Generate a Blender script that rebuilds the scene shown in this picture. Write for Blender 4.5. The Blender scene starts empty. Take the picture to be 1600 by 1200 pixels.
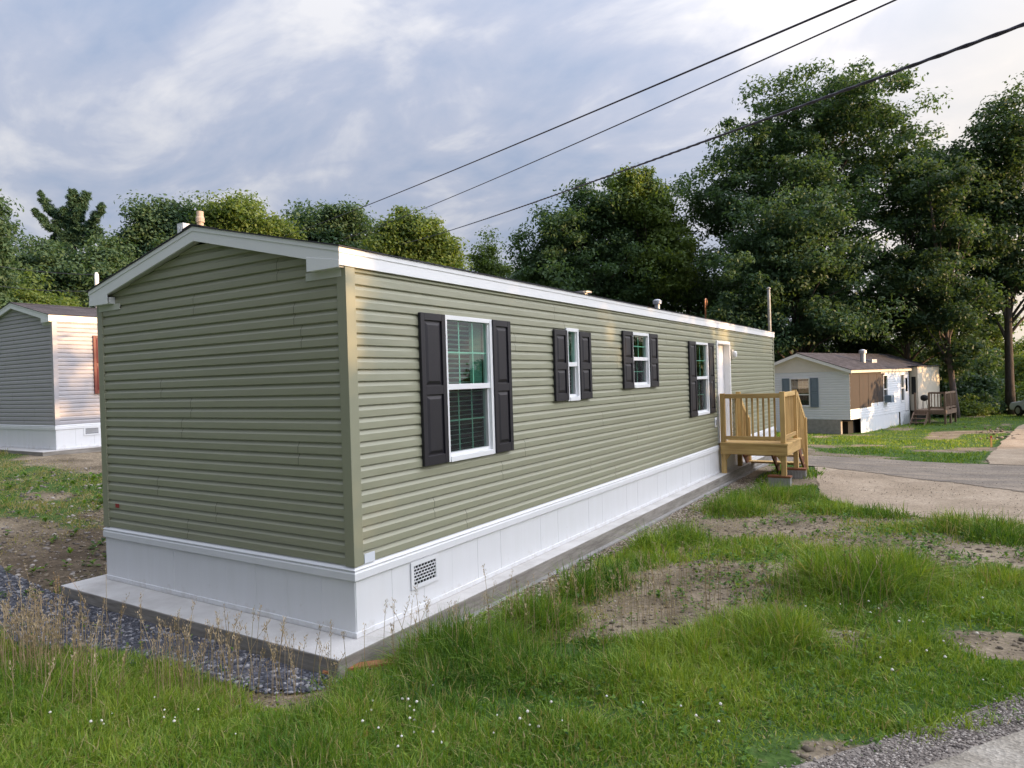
import bpy, bmesh, math, random
import numpy as np
from mathutils import Vector, Matrix

S = bpy.context.scene
COL = S.collection
R = math.radians
PI = math.pi
random.seed(7)

# ------------------------------------------------------------------ camera
F = 1081.22                       # focal length in pixels of the 1600 px wide photograph
CAM = np.array([3.96521, -3.88001, 1.97601])
M3 = np.array([[0.8443259, 0.53498491, -0.03008208],     # camera right / up / forward in world axes
               [0.02251932, 0.02066298, 0.99953285],
               [-0.53535657, 0.8446089, -0.00539879]])
cd = bpy.data.cameras.new('camera')
cam = bpy.data.objects.new('camera', cd)
COL.objects.link(cam)
cd.sensor_width = 36.0
cd.lens = 36.0 * F / 1600.0
cd.clip_start = 0.05
cd.clip_end = 2000.0
cam.matrix_world = Matrix(((M3[0][0], M3[1][0], -M3[2][0], CAM[0]),
                           (M3[0][1], M3[1][1], -M3[2][1], CAM[1]),
                           (M3[0][2], M3[1][2], -M3[2][2], CAM[2]),
                           (0, 0, 0, 1)))
S.camera = cam


def ray(u, v):
    return M3.T @ np.array([(u - 800) / F, (600 - v) / F, 1.0])


def dep(u, v, D):                 # a world point at depth D seen in direction u, v
    return CAM + D * ray(u, v)


# ------------------------------------------------------------------ light
SUN_AZ, SUN_EL = R(75), R(10)     # azimuth from +Y towards +X
sun_dir = Vector((math.sin(SUN_AZ) * math.cos(SUN_EL), math.cos(SUN_AZ) * math.cos(SUN_EL), math.sin(SUN_EL)))
sd = bpy.data.lights.new('sun', 'SUN')
sd.energy = 5.0
sd.angle = R(0.5)
sd.color = (1.0, 0.62, 0.30)
so = bpy.data.objects.new('sun', sd)
COL.objects.link(so)
so.rotation_euler = (-sun_dir).to_track_quat('-Z', 'Y').to_euler()

W = bpy.data.worlds.new('World')
S.world = W
W.use_nodes = True
nt = W.node_tree
nt.nodes.clear()


def N(tree, typ, **kw):
    n = tree.nodes.new(typ)
    for k, v in kw.items():
        if k.startswith('i_'):
            key = k[2:]
            key = int(key) if key.isdigit() else key.replace('_', ' ')
            n.inputs[key].default_value = v
        else:
            setattr(n, k, v)
    return n


def ramp(tree, pts, fac=None, interp='LINEAR'):
    n = tree.nodes.new('ShaderNodeValToRGB')
    n.color_ramp.interpolation = interp
    e = n.color_ramp.elements
    while len(e) < len(pts):
        e.new(0.5)
    for el, (p, c) in zip(e, pts):
        el.position = p
        el.color = (c, c, c, 1) if isinstance(c, (int, float)) else (c[0], c[1], c[2], 1)
    if fac is not None:
        tree.links.new(fac, n.inputs['Fac'])
    return n


def mathn(tree, op, a, b=None, clamp=False):
    n = tree.nodes.new('ShaderNodeMath')
    n.operation = op
    n.use_clamp = clamp
    for i, x in enumerate((a, b)):
        if x is None:
            continue
        if isinstance(x, (int, float)):
            n.inputs[i].default_value = x
        else:
            tree.links.new(x, n.inputs[i])
    return n.outputs[0]


def mixc(tree, fac, a, b, blend='MIX'):
    n = tree.nodes.new('ShaderNodeMix')
    n.data_type = 'RGBA'
    n.blend_type = blend
    for sock, x in ((n.inputs[0], fac), (n.inputs[6], a), (n.inputs[7], b)):
        if isinstance(x, (int, float)):
            sock.default_value = x
        elif isinstance(x, tuple):
            sock.default_value = (x[0], x[1], x[2], 1)
        else:
            tree.links.new(x, sock)
    return n.outputs[2]


sky = N(nt, 'ShaderNodeTexSky', sky_type='NISHITA', sun_disc=False)
sky.sun_elevation = SUN_EL
sky.sun_rotation = SUN_AZ
sky.air_density = 1.0
sky.dust_density = 2.0
tc = N(nt, 'ShaderNodeTexCoord')
sep = N(nt, 'ShaderNodeSeparateXYZ')
nt.links.new(tc.outputs['Generated'], sep.inputs[0])
zc = mathn(nt, 'ADD', mathn(nt, 'MAXIMUM', sep.outputs[2], 0.0), 0.30)
cx = mathn(nt, 'DIVIDE', sep.outputs[0], zc)
cy = mathn(nt, 'DIVIDE', sep.outputs[1], zc)
cmb = N(nt, 'ShaderNodeCombineXYZ')
nt.links.new(cx, cmb.inputs[0])
nt.links.new(cy, cmb.inputs[1])
mp = N(nt, 'ShaderNodeMapping')
mp.inputs['Rotation'].default_value = (0, 0, R(20))
mp.inputs['Scale'].default_value = (1.0, 1.5, 1.0)
nt.links.new(cmb.outputs[0], mp.inputs[0])
n1 = N(nt, 'ShaderNodeTexNoise', i_Scale=2.1, i_Detail=7.0, i_Roughness=0.55, i_Distortion=0.5)
n2 = N(nt, 'ShaderNodeTexNoise', i_Scale=5.0, i_Detail=5.0, i_Roughness=0.5, i_Distortion=0.9)
for n in (n1, n2):
    nt.links.new(mp.outputs[0], n.inputs['Vector'])
cl = mathn(nt, 'ADD', mathn(nt, 'MULTIPLY', n1.outputs[0], 0.8), mathn(nt, 'MULTIPLY', n2.outputs[0], 0.2))
cr = ramp(nt, [(0.38, (3.8, 4.6, 6.3)), (0.50, (5.1, 5.55, 6.9)), (0.62, (8.0, 8.0, 8.4))], cl)
# cloud brightness raised towards the low sun and overhead, to light the walls
vd = N(nt, 'ShaderNodeVectorMath', operation='DOT_PRODUCT')
nt.links.new(tc.outputs['Generated'], vd.inputs[0])
gd = Vector((math.sin(R(52)) * math.cos(R(26)), math.cos(R(52)) * math.cos(R(26)), math.sin(R(26))))
vd.inputs[1].default_value = gd
glow = mathn(nt, 'POWER', mathn(nt, 'MAXIMUM', vd.outputs['Value'], 0.0), 2.6)
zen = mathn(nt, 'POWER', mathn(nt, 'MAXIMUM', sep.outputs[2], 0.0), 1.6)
def lobe(az, el, p):
    d = N(nt, 'ShaderNodeVectorMath', operation='DOT_PRODUCT')
    nt.links.new(tc.outputs['Generated'], d.inputs[0])
    d.inputs[1].default_value = (math.sin(R(az)) * math.cos(R(el)), math.cos(R(az)) * math.cos(R(el)), math.sin(R(el)))
    return mathn(nt, 'POWER', mathn(nt, 'MAXIMUM', d.outputs['Value'], 0.0), p)


east = lobe(88, 38, 2.2)          # unseen sky on the right brightened to lift the long wall
south = mathn(nt, 'MULTIPLY', sep.outputs[1], -1.7, clamp=True)       # sky behind the camera dimmed to darken the end wall
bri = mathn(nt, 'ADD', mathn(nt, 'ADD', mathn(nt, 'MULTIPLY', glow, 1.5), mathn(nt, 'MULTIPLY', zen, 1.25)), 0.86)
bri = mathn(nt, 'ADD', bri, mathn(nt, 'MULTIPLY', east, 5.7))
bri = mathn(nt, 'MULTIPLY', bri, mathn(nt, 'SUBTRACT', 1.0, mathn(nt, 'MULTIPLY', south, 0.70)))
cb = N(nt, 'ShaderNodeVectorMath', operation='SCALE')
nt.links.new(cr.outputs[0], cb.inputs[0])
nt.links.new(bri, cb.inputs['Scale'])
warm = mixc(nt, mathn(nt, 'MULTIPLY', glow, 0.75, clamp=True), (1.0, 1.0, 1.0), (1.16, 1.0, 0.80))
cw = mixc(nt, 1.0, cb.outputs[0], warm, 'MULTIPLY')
low = lobe(14, 5, 22.0)             # cream light low behind the trees on the right
hi = lobe(6, 19, 55.0)              # thin bright gap in the cloud above it
cw = mixc(nt, mathn(nt, 'MULTIPLY', low, 0.85, clamp=True), cw, (13.0, 10.4, 7.0))
cw = mixc(nt, mathn(nt, 'MULTIPLY', hi, 0.7, clamp=True), cw, (10.5, 10.0, 9.4))
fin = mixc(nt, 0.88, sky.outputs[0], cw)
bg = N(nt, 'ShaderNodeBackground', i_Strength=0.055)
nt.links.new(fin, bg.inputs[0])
wo = N(nt, 'ShaderNodeOutputWorld')
nt.links.new(bg.outputs[0], wo.inputs[0])

S.view_settings.view_transform = 'Standard'
S.view_settings.look = 'None'
S.view_settings.exposure = 0.87
S.view_settings.gamma = 1.0
S.render.engine = 'CYCLES'
S.cycles.max_bounces = 7
S.cycles.transparent_max_bounces = 12
S.cycles.use_denoising = True
S.cycles.sample_clamp_indirect = 6.0


# ------------------------------------------------------------------ materials
def new_mat(name):
    m = bpy.data.materials.new(name)
    m.use_nodes = True
    t = m.node_tree
    b = t.nodes['Principled BSDF']
    return m, t, b


def plain(name, col, rough=0.5, var=0.06, scale=3.0, bump=0.0, bscale=60.0, spec=0.5, metal=0.0, dirt=None):
    """a painted / moulded surface with slight blotches, optional fine bump and optional stains"""
    m, t, b = new_mat(name)
    tcn = N(t, 'ShaderNodeTexCoord')
    no = N(t, 'ShaderNodeTexNoise', i_Scale=scale, i_Detail=6.0, i_Roughness=0.6)
    t.links.new(tcn.outputs['Object'], no.inputs['Vector'])
    lo = tuple(c * (1 - var) for c in col)
    hi = tuple(min(1, c * (1 + var)) for c in col)
    rp = ramp(t, [(0.3, lo), (0.7, hi)], no.outputs[0])
    out = rp.outputs[0]
    if dirt:
        n3 = N(t, 'ShaderNodeTexNoise', i_Scale=dirt[1], i_Detail=8.0, i_Roughness=0.7)
        t.links.new(tcn.outputs['Object'], n3.inputs['Vector'])
        rr = ramp(t, [(dirt[2], 0.0), (dirt[2] + 0.16, dirt[3])], n3.outputs[0])
        out = mixc(t, rr.outputs[0], out, dirt[0])
    t.links.new(out, b.inputs['Base Color'])
    b.inputs['Roughness'].default_value = rough
    b.inputs['Specular IOR Level'].default_value = spec
    b.inputs['Metallic'].default_value = metal
    if bump:
        n2 = N(t, 'ShaderNodeTexNoise', i_Scale=bscale, i_Detail=4.0)
        t.links.new(tcn.outputs['Object'], n2.inputs['Vector'])
        bp = N(t, 'ShaderNodeBump', i_Strength=bump, i_Distance=0.01)
        t.links.new(n2.outputs[0], bp.inputs['Height'])
        t.links.new(bp.outputs[0], b.inputs['Normal'])
    return m


def wood(name, c0, c1, grain=(3, 3, 60), rough=0.7, axis=0):
    m, t, b = new_mat(name)
    tcn = N(t, 'ShaderNodeTexCoord')
    mpn = N(t, 'ShaderNodeMapping')
    sc = [26.0, 26.0, 26.0]
    sc[axis] = 1.6
    mpn.inputs['Scale'].default_value = sc
    t.links.new(tcn.outputs['Object'], mpn.inputs[0])
    no = N(t, 'ShaderNodeTexNoise', i_Scale=1.0, i_Detail=6.0, i_Roughness=0.6, i_Distortion=0.6)
    t.links.new(mpn.outputs[0], no.inputs['Vector'])
    n2 = N(t, 'ShaderNodeTexNoise', i_Scale=2.2, i_Detail=3.0)
    t.links.new(tcn.outputs['Object'], n2.inputs['Vector'])
    f = mathn(t, 'ADD', mathn(t, 'MULTIPLY', no.outputs[0], 0.7), mathn(t, 'MULTIPLY', n2.outputs[0], 0.3))
    rp = ramp(t, [(0.32, c0), (0.66, c1)], f)
    oi = N(t, 'ShaderNodeObjectInfo')
    bv = ramp(t, [(0.0, (0.74, 0.72, 0.68)), (0.5, (1.0, 1.0, 1.0)), (1.0, (1.18, 1.20, 1.22))], oi.outputs['Random'])
    kn = N(t, 'ShaderNodeTexVoronoi', i_Scale=3.1)
    t.links.new(tcn.outputs['Object'], kn.inputs['Vector'])
    kd = ramp(t, [(0.03, 0.35), (0.075, 1.0)], kn.outputs['Distance'])
    cc = mixc(t, 1.0, mixc(t, 1.0, rp.outputs[0], bv.outputs[0], 'MULTIPLY'), kd.outputs[0], 'MULTIPLY')
    t.links.new(cc, b.inputs['Base Color'])
    b.inputs['Roughness'].default_value = rough
    bp = N(t, 'ShaderNodeBump', i_Strength=0.25, i_Distance=0.004)
    t.links.new(no.outputs[0], bp.inputs['Height'])
    t.links.new(bp.outputs[0], b.inputs['Normal'])
    return m


def shingle(name, c0, c1):
    m, t, b = new_mat(name)
    tcn = N(t, 'ShaderNodeTexCoord')
    mpn = N(t, 'ShaderNodeMapping')
    mpn.inputs['Rotation'].default_value = (0, 0, R(90))
    t.links.new(tcn.outputs['Object'], mpn.inputs[0])
    br = N(t, 'ShaderNodeTexBrick', i_Scale=1.0, i_Mortar_Size=0.006)
    br.inputs['Brick Width'].default_value = 0.30
    br.inputs['Row Height'].default_value = 0.14
    br.inputs['Color1'].default_value = (*c0, 1)
    br.inputs['Color2'].default_value = (*c1, 1)
    br.inputs['Mortar'].default_value = (c0[0] * .4, c0[1] * .4, c0[2] * .4, 1)
    t.links.new(mpn.outputs[0], br.inputs['Vector'])
    no = N(t, 'ShaderNodeTexNoise', i_Scale=1.4, i_Detail=8.0, i_Roughness=0.7)
    t.links.new(tcn.outputs['Object'], no.inputs['Vector'])
    rp = ramp(t, [(0.3, 0.7), (0.7, 1.25)], no.outputs[0])
    t.links.new(mixc(t, 1.0, br.outputs[0], rp.outputs[0], 'MULTIPLY'), b.inputs['Base Color'])
    b.inputs['Roughness'].default_value = 0.95
    b.inputs['Specular IOR Level'].default_value = 0.2
    bp = N(t, 'ShaderNodeBump', i_Strength=0.5, i_Distance=0.01)
    t.links.new(br.outputs['Fac'], bp.inputs['Height'])
    t.links.new(bp.outputs[0], b.inputs['Normal'])
    return m


def glass(name, tint, refl=1.0):
    m, t, b = new_mat(name)
    t.nodes.remove(b)
    lw_ = N(t, 'ShaderNodeLayerWeight', i_Blend=0.5)
    f = mathn(t, 'MULTIPLY', mathn(t, 'ADD', mathn(t, 'MULTIPLY', mathn(t, 'POWER', lw_.outputs['Facing'], 5.0), 0.95), 0.05), refl, clamp=True)
    tr = N(t, 'ShaderNodeBsdfTransparent')
    tr.inputs[0].default_value = (*tint, 1)
    gl = N(t, 'ShaderNodeBsdfGlossy', i_Roughness=0.01)
    gl.inputs[0].default_value = (0.95, 1.0, 0.97, 1)
    mx = N(t, 'ShaderNodeMixShader')
    t.links.new(f, mx.inputs[0])
    t.links.new(tr.outputs[0], mx.inputs[1])
    t.links.new(gl.outputs[0], mx.inputs[2])
    t.links.new(mx.outputs[0], t.nodes['Material Output'].inputs[0])
    return m


def screen_mat(name):
    m, t, b = new_mat(name)
    tr = N(t, 'ShaderNodeBsdfTransparent')
    df = N(t, 'ShaderNodeBsdfDiffuse')
    df.inputs[0].default_value = (0.05, 0.05, 0.056, 1)
    mx = N(t, 'ShaderNodeMixShader', i_0=0.36)
    t.links.new(tr.outputs[0], mx.inputs[1])
    t.links.new(df.outputs[0], mx.inputs[2])
    t.links.new(mx.outputs[0], t.nodes['Material Output'].inputs[0])
    return m


def leaf_mat(name, dark, light, trans=0.35, scale=0.22):
    """leaves: a tint per leaf, broad patches of lighter and darker leaf, light through the blade"""
    m, t, b = new_mat(name)
    t.nodes.remove(b)
    at = N(t, 'ShaderNodeAttribute', attribute_name='tint')
    tcn = N(t, 'ShaderNodeTexCoord')
    no = N(t, 'ShaderNodeTexNoise', i_Scale=scale, i_Detail=2.0)
    t.links.new(tcn.outputs['Object'], no.inputs['Vector'])
    f = mathn(t, 'ADD', mathn(t, 'MULTIPLY', at.outputs['Fac'], 0.6),
              mathn(t, 'MULTIPLY', mathn(t, 'SUBTRACT', no.outputs[0], 0.25), 0.8), clamp=True)
    rp = ramp(t, [(0.0, dark), (1.0, light)], f)
    df = N(t, 'ShaderNodeBsdfPrincipled')
    df.inputs['Roughness'].default_value = 0.55
    df.inputs['Specular IOR Level'].default_value = 0.25
    t.links.new(rp.outputs[0], df.inputs['Base Color'])
    tl = N(t, 'ShaderNodeBsdfTranslucent')
    tcol = mixc(t, 1.0, rp.outputs[0], (1.55, 1.5, 0.62), 'MULTIPLY')
    t.links.new(tcol, tl.inputs[0])
    mx = N(t, 'ShaderNodeMixShader', i_0=trans)
    t.links.new(df.outputs[0], mx.inputs[1])
    t.links.new(tl.outputs[0], mx.inputs[2])
    t.links.new(mx.outputs[0], t.nodes['Material Output'].inputs[0])
    return m


def grass_mat(name):
    m, t, b = new_mat(name)
    t.nodes.remove(b)
    at = N(t, 'ShaderNodeAttribute', attribute_name='tint')
    rp = ramp(t, [(0.0, (0.022, 0.072, 0.012)), (0.36, (0.105, 0.210, 0.022)), (0.78, (0.300, 0.375, 0.055)),
                  (0.86, (0.27, 0.26, 0.10)), (1.0, (0.44, 0.34, 0.18))], at.outputs['Fac'])
    df = N(t, 'ShaderNodeBsdfPrincipled')
    df.inputs['Roughness'].default_value = 0.5
    df.inputs['Specular IOR Level'].default_value = 0.3
    t.links.new(rp.outputs[0], df.inputs['Base Color'])
    tl = N(t, 'ShaderNodeBsdfTranslucent')
    t.links.new(mixc(t, 1.0, rp.outputs[0], (1.7, 1.6, 0.6), 'MULTIPLY'), tl.inputs[0])
    mx = N(t, 'ShaderNodeMixShader', i_0=0.32)
    t.links.new(df.outputs[0], mx.inputs[1])
    t.links.new(tl.outputs[0], mx.inputs[2])
    t.links.new(mx.outputs[0], t.nodes['Material Output'].inputs[0])
    return m


def sheet_mat(name, c0, c1, c2, scale, peb=55.0, edge=True, streak=None, pebc=None):
    """loose ground laid as a sheet: blotches, grit, ragged edge from the sheet's own 'edge' weight"""
    m, t, b = new_mat(name)
    tcn = N(t, 'ShaderNodeTexCoord')
    vec = tcn.outputs['Object']
    no = N(t, 'ShaderNodeTexNoise', i_Scale=scale, i_Detail=9.0, i_Roughness=0.65)
    t.links.new(vec, no.inputs['Vector'])
    out = ramp(t, [(0.3, c0), (0.52, c1), (0.72, c2)], no.outputs[0]).outputs[0]
    if streak:
        mpn = N(t, 'ShaderNodeMapping')
        mpn.inputs['Rotation'].default_value = (0, 0, streak[0])
        mpn.inputs['Scale'].default_value = (0.25, 3.2, 1)
        t.links.new(vec, mpn.inputs[0])
        ns = N(t, 'ShaderNodeTexNoise', i_Scale=1.0, i_Detail=5.0, i_Roughness=0.6)
        t.links.new(mpn.outputs[0], ns.inputs['Vector'])
        out = mixc(t, ramp(t, [(0.42, 0.0), (0.62, streak[2])], ns.outputs[0]).outputs[0], out, streak[1])
    vo = N(t, 'ShaderNodeTexVoronoi', i_Scale=peb)
    t.links.new(vec, vo.inputs['Vector'])
    pr = ramp(t, [(0.0, 0.72), (1.0, 1.3)], vo.outputs['Color'])
    out = mixc(t, 1.0, out, pr.outputs[0], 'MULTIPLY')
    t.links.new(out, b.inputs['Base Color'])
    b.inputs['Roughness'].default_value = 0.95
    b.inputs['Specular IOR Level'].default_value = 0.2
    n5 = N(t, 'ShaderNodeTexNoise', i_Scale=7.0, i_Detail=8.0, i_Roughness=0.7)
    t.links.new(vec, n5.inputs['Vector'])
    hh = mathn(t, 'ADD', mathn(t, 'MULTIPLY', vo.outputs['Distance'], 0.35), n5.outputs[0])
    bp = N(t, 'ShaderNodeBump', i_Strength=0.7, i_Distance=0.02)
    t.links.new(hh, bp.inputs['Height'])
    t.links.new(bp.outputs[0], b.inputs['Normal'])
    if edge:
        at = N(t, 'ShaderNodeAttribute', attribute_name='edge')
        n6 = N(t, 'ShaderNodeTexNoise', i_Scale=3.5, i_Detail=9.0, i_Roughness=0.75)
        t.links.new(vec, n6.inputs['Vector'])
        ee = mathn(t, 'SUBTRACT', mathn(t, 'MULTIPLY', at.outputs['Fac'], 1.25), n6.outputs[0])
        al = ramp(t, [(0.0, 0.0), (0.07, 1.0)], ee)
        t.links.new(al.outputs[0], b.inputs['Alpha'])
    return m


def ground_mat(name):
    m, t, b = new_mat(name)
    tcn = N(t, 'ShaderNodeTexCoord')
    vec = tcn.outputs['Object']
    no = N(t, 'ShaderNodeTexNoise', i_Scale=1.3, i_Detail=9.0, i_Roughness=0.68)
    t.links.new(vec, no.inputs['Vector'])
    soil = ramp(t, [(0.28, (0.095, 0.075, 0.050)), (0.5, (0.215, 0.172, 0.118)), (0.72, (0.35, 0.29, 0.205))], no.outputs[0])
    at = N(t, 'ShaderNodeAttribute', attribute_name='cover')
    n2 = N(t, 'ShaderNodeTexNoise', i_Scale=9.0, i_Detail=7.0, i_Roughness=0.75)
    t.links.new(vec, n2.inputs['Vector'])
    gr = ramp(t, [(0.3, (0.028, 0.055, 0.014)), (0.55, (0.065, 0.12, 0.025)), (0.75, (0.14, 0.16, 0.055))], n2.outputs[0])
    f = mathn(t, 'SUBTRACT', mathn(t, 'MULTIPLY', at.outputs['Fac'], 1.6), mathn(t, 'MULTIPLY', n2.outputs[0], 1.15))
    fr = ramp(t, [(0.0, 0.0), (0.22, 1.0)], f)
    at2 = N(t, 'ShaderNodeAttribute', attribute_name='dark')
    soil2 = mixc(t, at2.outputs['Fac'], soil.outputs[0], mixc(t, 1.0, soil.outputs[0], (0.52, 0.49, 0.48), 'MULTIPLY'))
    vo = N(t, 'ShaderNodeTexVoronoi', i_Scale=30.0)
    t.links.new(vec, vo.inputs['Vector'])
    pr = ramp(t, [(0.0, 0.75), (1.0, 1.28)], vo.outputs['Color'])
    soil3 = mixc(t, 1.0, soil2, pr.outputs[0], 'MULTIPLY')
    t.links.new(mixc(t, fr.outputs[0], soil3, gr.outputs[0]), b.inputs['Base Color'])
    b.inputs['Roughness'].default_value = 0.96
    b.inputs['Specular IOR Level'].default_value = 0.15
    hh = mathn(t, 'ADD', no.outputs[0], mathn(t, 'MULTIPLY', vo.outputs['Distance'], 0.2))
    bp = N(t, 'ShaderNodeBump', i_Strength=0.9, i_Distance=0.06)
    t.links.new(hh, bp.inputs['Height'])
    t.links.new(bp.outputs[0], b.inputs['Normal'])
    return m


def bark_mat(name, c0, c1):
    m, t, b = new_mat(name)
    tcn = N(t, 'ShaderNodeTexCoord')
    mpn = N(t, 'ShaderNodeMapping')
    mpn.inputs['Scale'].default_value = (9, 9, 1.6)
    t.links.new(tcn.outputs['Object'], mpn.inputs[0])
    no = N(t, 'ShaderNodeTexNoise', i_Scale=1.5, i_Detail=7.0, i_Roughness=0.7)
    t.links.new(mpn.outputs[0], no.inputs['Vector'])
    rp = ramp(t, [(0.3, c0), (0.7, c1)], no.outputs[0])
    t.links.new(rp.outputs[0], b.inputs['Base Color'])
    b.inputs['Roughness'].default_value = 0.95
    bp = N(t, 'ShaderNodeBump', i_Strength=0.8, i_Distance=0.05)
    t.links.new(no.outputs[0], bp.inputs['Height'])
    t.links.new(bp.outputs[0], b.inputs['Normal'])
    return m


def stone_mat(name, c0, c1, c2):
    m, t, b = new_mat(name)
    at = N(t, 'ShaderNodeAttribute', attribute_name='tint')
    rp = ramp(t, [(0.0, c0), (0.6, c1), (1.0, c2)], at.outputs['Fac'])
    t.links.new(rp.outputs[0], b.inputs['Base Color'])
    b.inputs['Roughness'].default_value = 0.85
    return m


def slab_mat(name):
    m, t, b = new_mat(name)
    tcn = N(t, 'ShaderNodeTexCoord')
    no = N(t, 'ShaderNodeTexNoise', i_Scale=2.3, i_Detail=9.0, i_Roughness=0.65)
    t.links.new(tcn.outputs['Object'], no.inputs['Vector'])
    top = ramp(t, [(0.3, (0.42, 0.40, 0.375)), (0.55, (0.54, 0.525, 0.50)), (0.75, (0.60, 0.585, 0.56))], no.outputs[0])
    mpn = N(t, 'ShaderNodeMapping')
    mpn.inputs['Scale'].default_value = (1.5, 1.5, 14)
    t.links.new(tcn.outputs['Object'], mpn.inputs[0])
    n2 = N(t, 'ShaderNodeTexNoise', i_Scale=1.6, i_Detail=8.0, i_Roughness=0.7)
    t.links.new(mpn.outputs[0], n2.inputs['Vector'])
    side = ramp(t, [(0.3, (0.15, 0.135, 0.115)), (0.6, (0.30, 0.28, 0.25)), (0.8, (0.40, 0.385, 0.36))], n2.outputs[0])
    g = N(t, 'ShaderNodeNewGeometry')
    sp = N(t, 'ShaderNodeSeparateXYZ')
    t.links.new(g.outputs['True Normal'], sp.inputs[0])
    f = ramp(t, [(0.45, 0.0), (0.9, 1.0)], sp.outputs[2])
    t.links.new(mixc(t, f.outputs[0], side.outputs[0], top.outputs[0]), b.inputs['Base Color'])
    b.inputs['Roughness'].default_value = 0.9
    n3 = N(t, 'ShaderNodeTexNoise', i_Scale=60.0, i_Detail=4.0)
    t.links.new(tcn.outputs['Object'], n3.inputs['Vector'])
    bp = N(t, 'ShaderNodeBump', i_Strength=0.3, i_Distance=0.008)
    t.links.new(n3.outputs[0], bp.inputs['Height'])
    t.links.new(bp.outputs[0], b.inputs['Normal'])
    return m


def skirt_mat(name):
    """white vinyl with mud splashed up from the slab and faint long stains"""
    m, t, b = new_mat(name)
    tcn = N(t, 'ShaderNodeTexCoord')
    sp = N(t, 'ShaderNodeSeparateXYZ')
    t.links.new(tcn.outputs['Object'], sp.inputs[0])
    no = N(t, 'ShaderNodeTexNoise', i_Scale=9.0, i_Detail=9.0, i_Roughness=0.75)
    t.links.new(tcn.outputs['Object'], no.inputs['Vector'])
    mpn = N(t, 'ShaderNodeMapping')
    mpn.inputs['Scale'].default_value = (7, 7, .7)
    t.links.new(tcn.outputs['Object'], mpn.inputs[0])
    n2 = N(t, 'ShaderNodeTexNoise', i_Scale=1.0, i_Detail=7.0, i_Roughness=0.7)
    t.links.new(mpn.outputs[0], n2.inputs['Vector'])
    base = ramp(t, [(0.3, (0.71, 0.72, 0.73)), (0.7, (0.75, 0.76, 0.78))], n2.outputs[0])
    hgt = ramp(t, [(0.0, 0.26), (0.10, 0.09), (0.25, 0.0)], sp.outputs[2])
    f = mathn(t, 'ADD', hgt.outputs[0], mathn(t, 'SUBTRACT', mathn(t, 'MULTIPLY', no.outputs[0], 1.1), 0.72))
    fr = ramp(t, [(0.0, 0.0), (0.30, 0.55)], f)
    t.links.new(mixc(t, fr.outputs[0], base.outputs[0], (0.40, 0.345, 0.28)), b.inputs['Base Color'])
    b.inputs['Roughness'].default_value = 0.45
    bp = N(t, 'ShaderNodeBump', i_Strength=0.25, i_Distance=0.02)
    n4 = N(t, 'ShaderNodeTexNoise', i_Scale=2.0, i_Detail=2.0)
    t.links.new(tcn.outputs['Object'], n4.inputs['Vector'])
    t.links.new(n4.outputs[0], bp.inputs['Height'])
    t.links.new(bp.outputs[0], b.inputs['Normal'])
    return m


def vinyl(name, col, rough=0.42, spec=0.5):
    """lap siding: slight oil-canning, faint streaks, some fading from board to board"""
    m, t, b = new_mat(name)
    tcn = N(t, 'ShaderNodeTexCoord')
    sp = N(t, 'ShaderNodeSeparateXYZ')
    t.links.new(tcn.outputs['Object'], sp.inputs[0])
    row = mathn(t, 'FLOOR', mathn(t, 'DIVIDE', mathn(t, 'SUBTRACT', sp.outputs[2], 0.564), 0.1920))
    cmb_ = N(t, 'ShaderNodeCombineXYZ')
    t.links.new(mathn(t, 'MULTIPLY', row, 7.31), cmb_.inputs[2])
    t.links.new(mathn(t, 'MULTIPLY', mathn(t, 'ADD', sp.outputs[0], sp.outputs[1]), 0.28), cmb_.inputs[0])
    n0 = N(t, 'ShaderNodeTexNoise', i_Scale=1.0, i_Detail=1.0)
    t.links.new(cmb_.outputs[0], n0.inputs['Vector'])
    n1_ = N(t, 'ShaderNodeTexNoise', i_Scale=2.2, i_Detail=8.0, i_Roughness=0.7)
    t.links.new(tcn.outputs['Object'], n1_.inputs['Vector'])
    k = mathn(t, 'ADD', mathn(t, 'MULTIPLY', n0.outputs[0], 0.6), mathn(t, 'MULTIPLY', n1_.outputs[0], 0.4))
    rp = ramp(t, [(0.3, tuple(c * .92 for c in col)), (0.7, tuple(c * 1.08 for c in col))], k)
    t.links.new(rp.outputs[0], b.inputs['Base Color'])
    b.inputs['Roughness'].default_value = rough
    b.inputs['Specular IOR Level'].default_value = spec
    mpn = N(t, 'ShaderNodeMapping')
    mpn.inputs['Scale'].default_value = (1.6, 1.6, 7.0)
    t.links.new(tcn.outputs['Object'], mpn.inputs[0])
    n4 = N(t, 'ShaderNodeTexNoise', i_Scale=1.0, i_Detail=2.0)
    t.links.new(mpn.outputs[0], n4.inputs['Vector'])
    bp = N(t, 'ShaderNodeBump', i_Strength=0.35, i_Distance=0.02)
    t.links.new(n4.outputs[0], bp.inputs['Height'])
    t.links.new(bp.outputs[0], b.inputs['Normal'])
    return m


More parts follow.
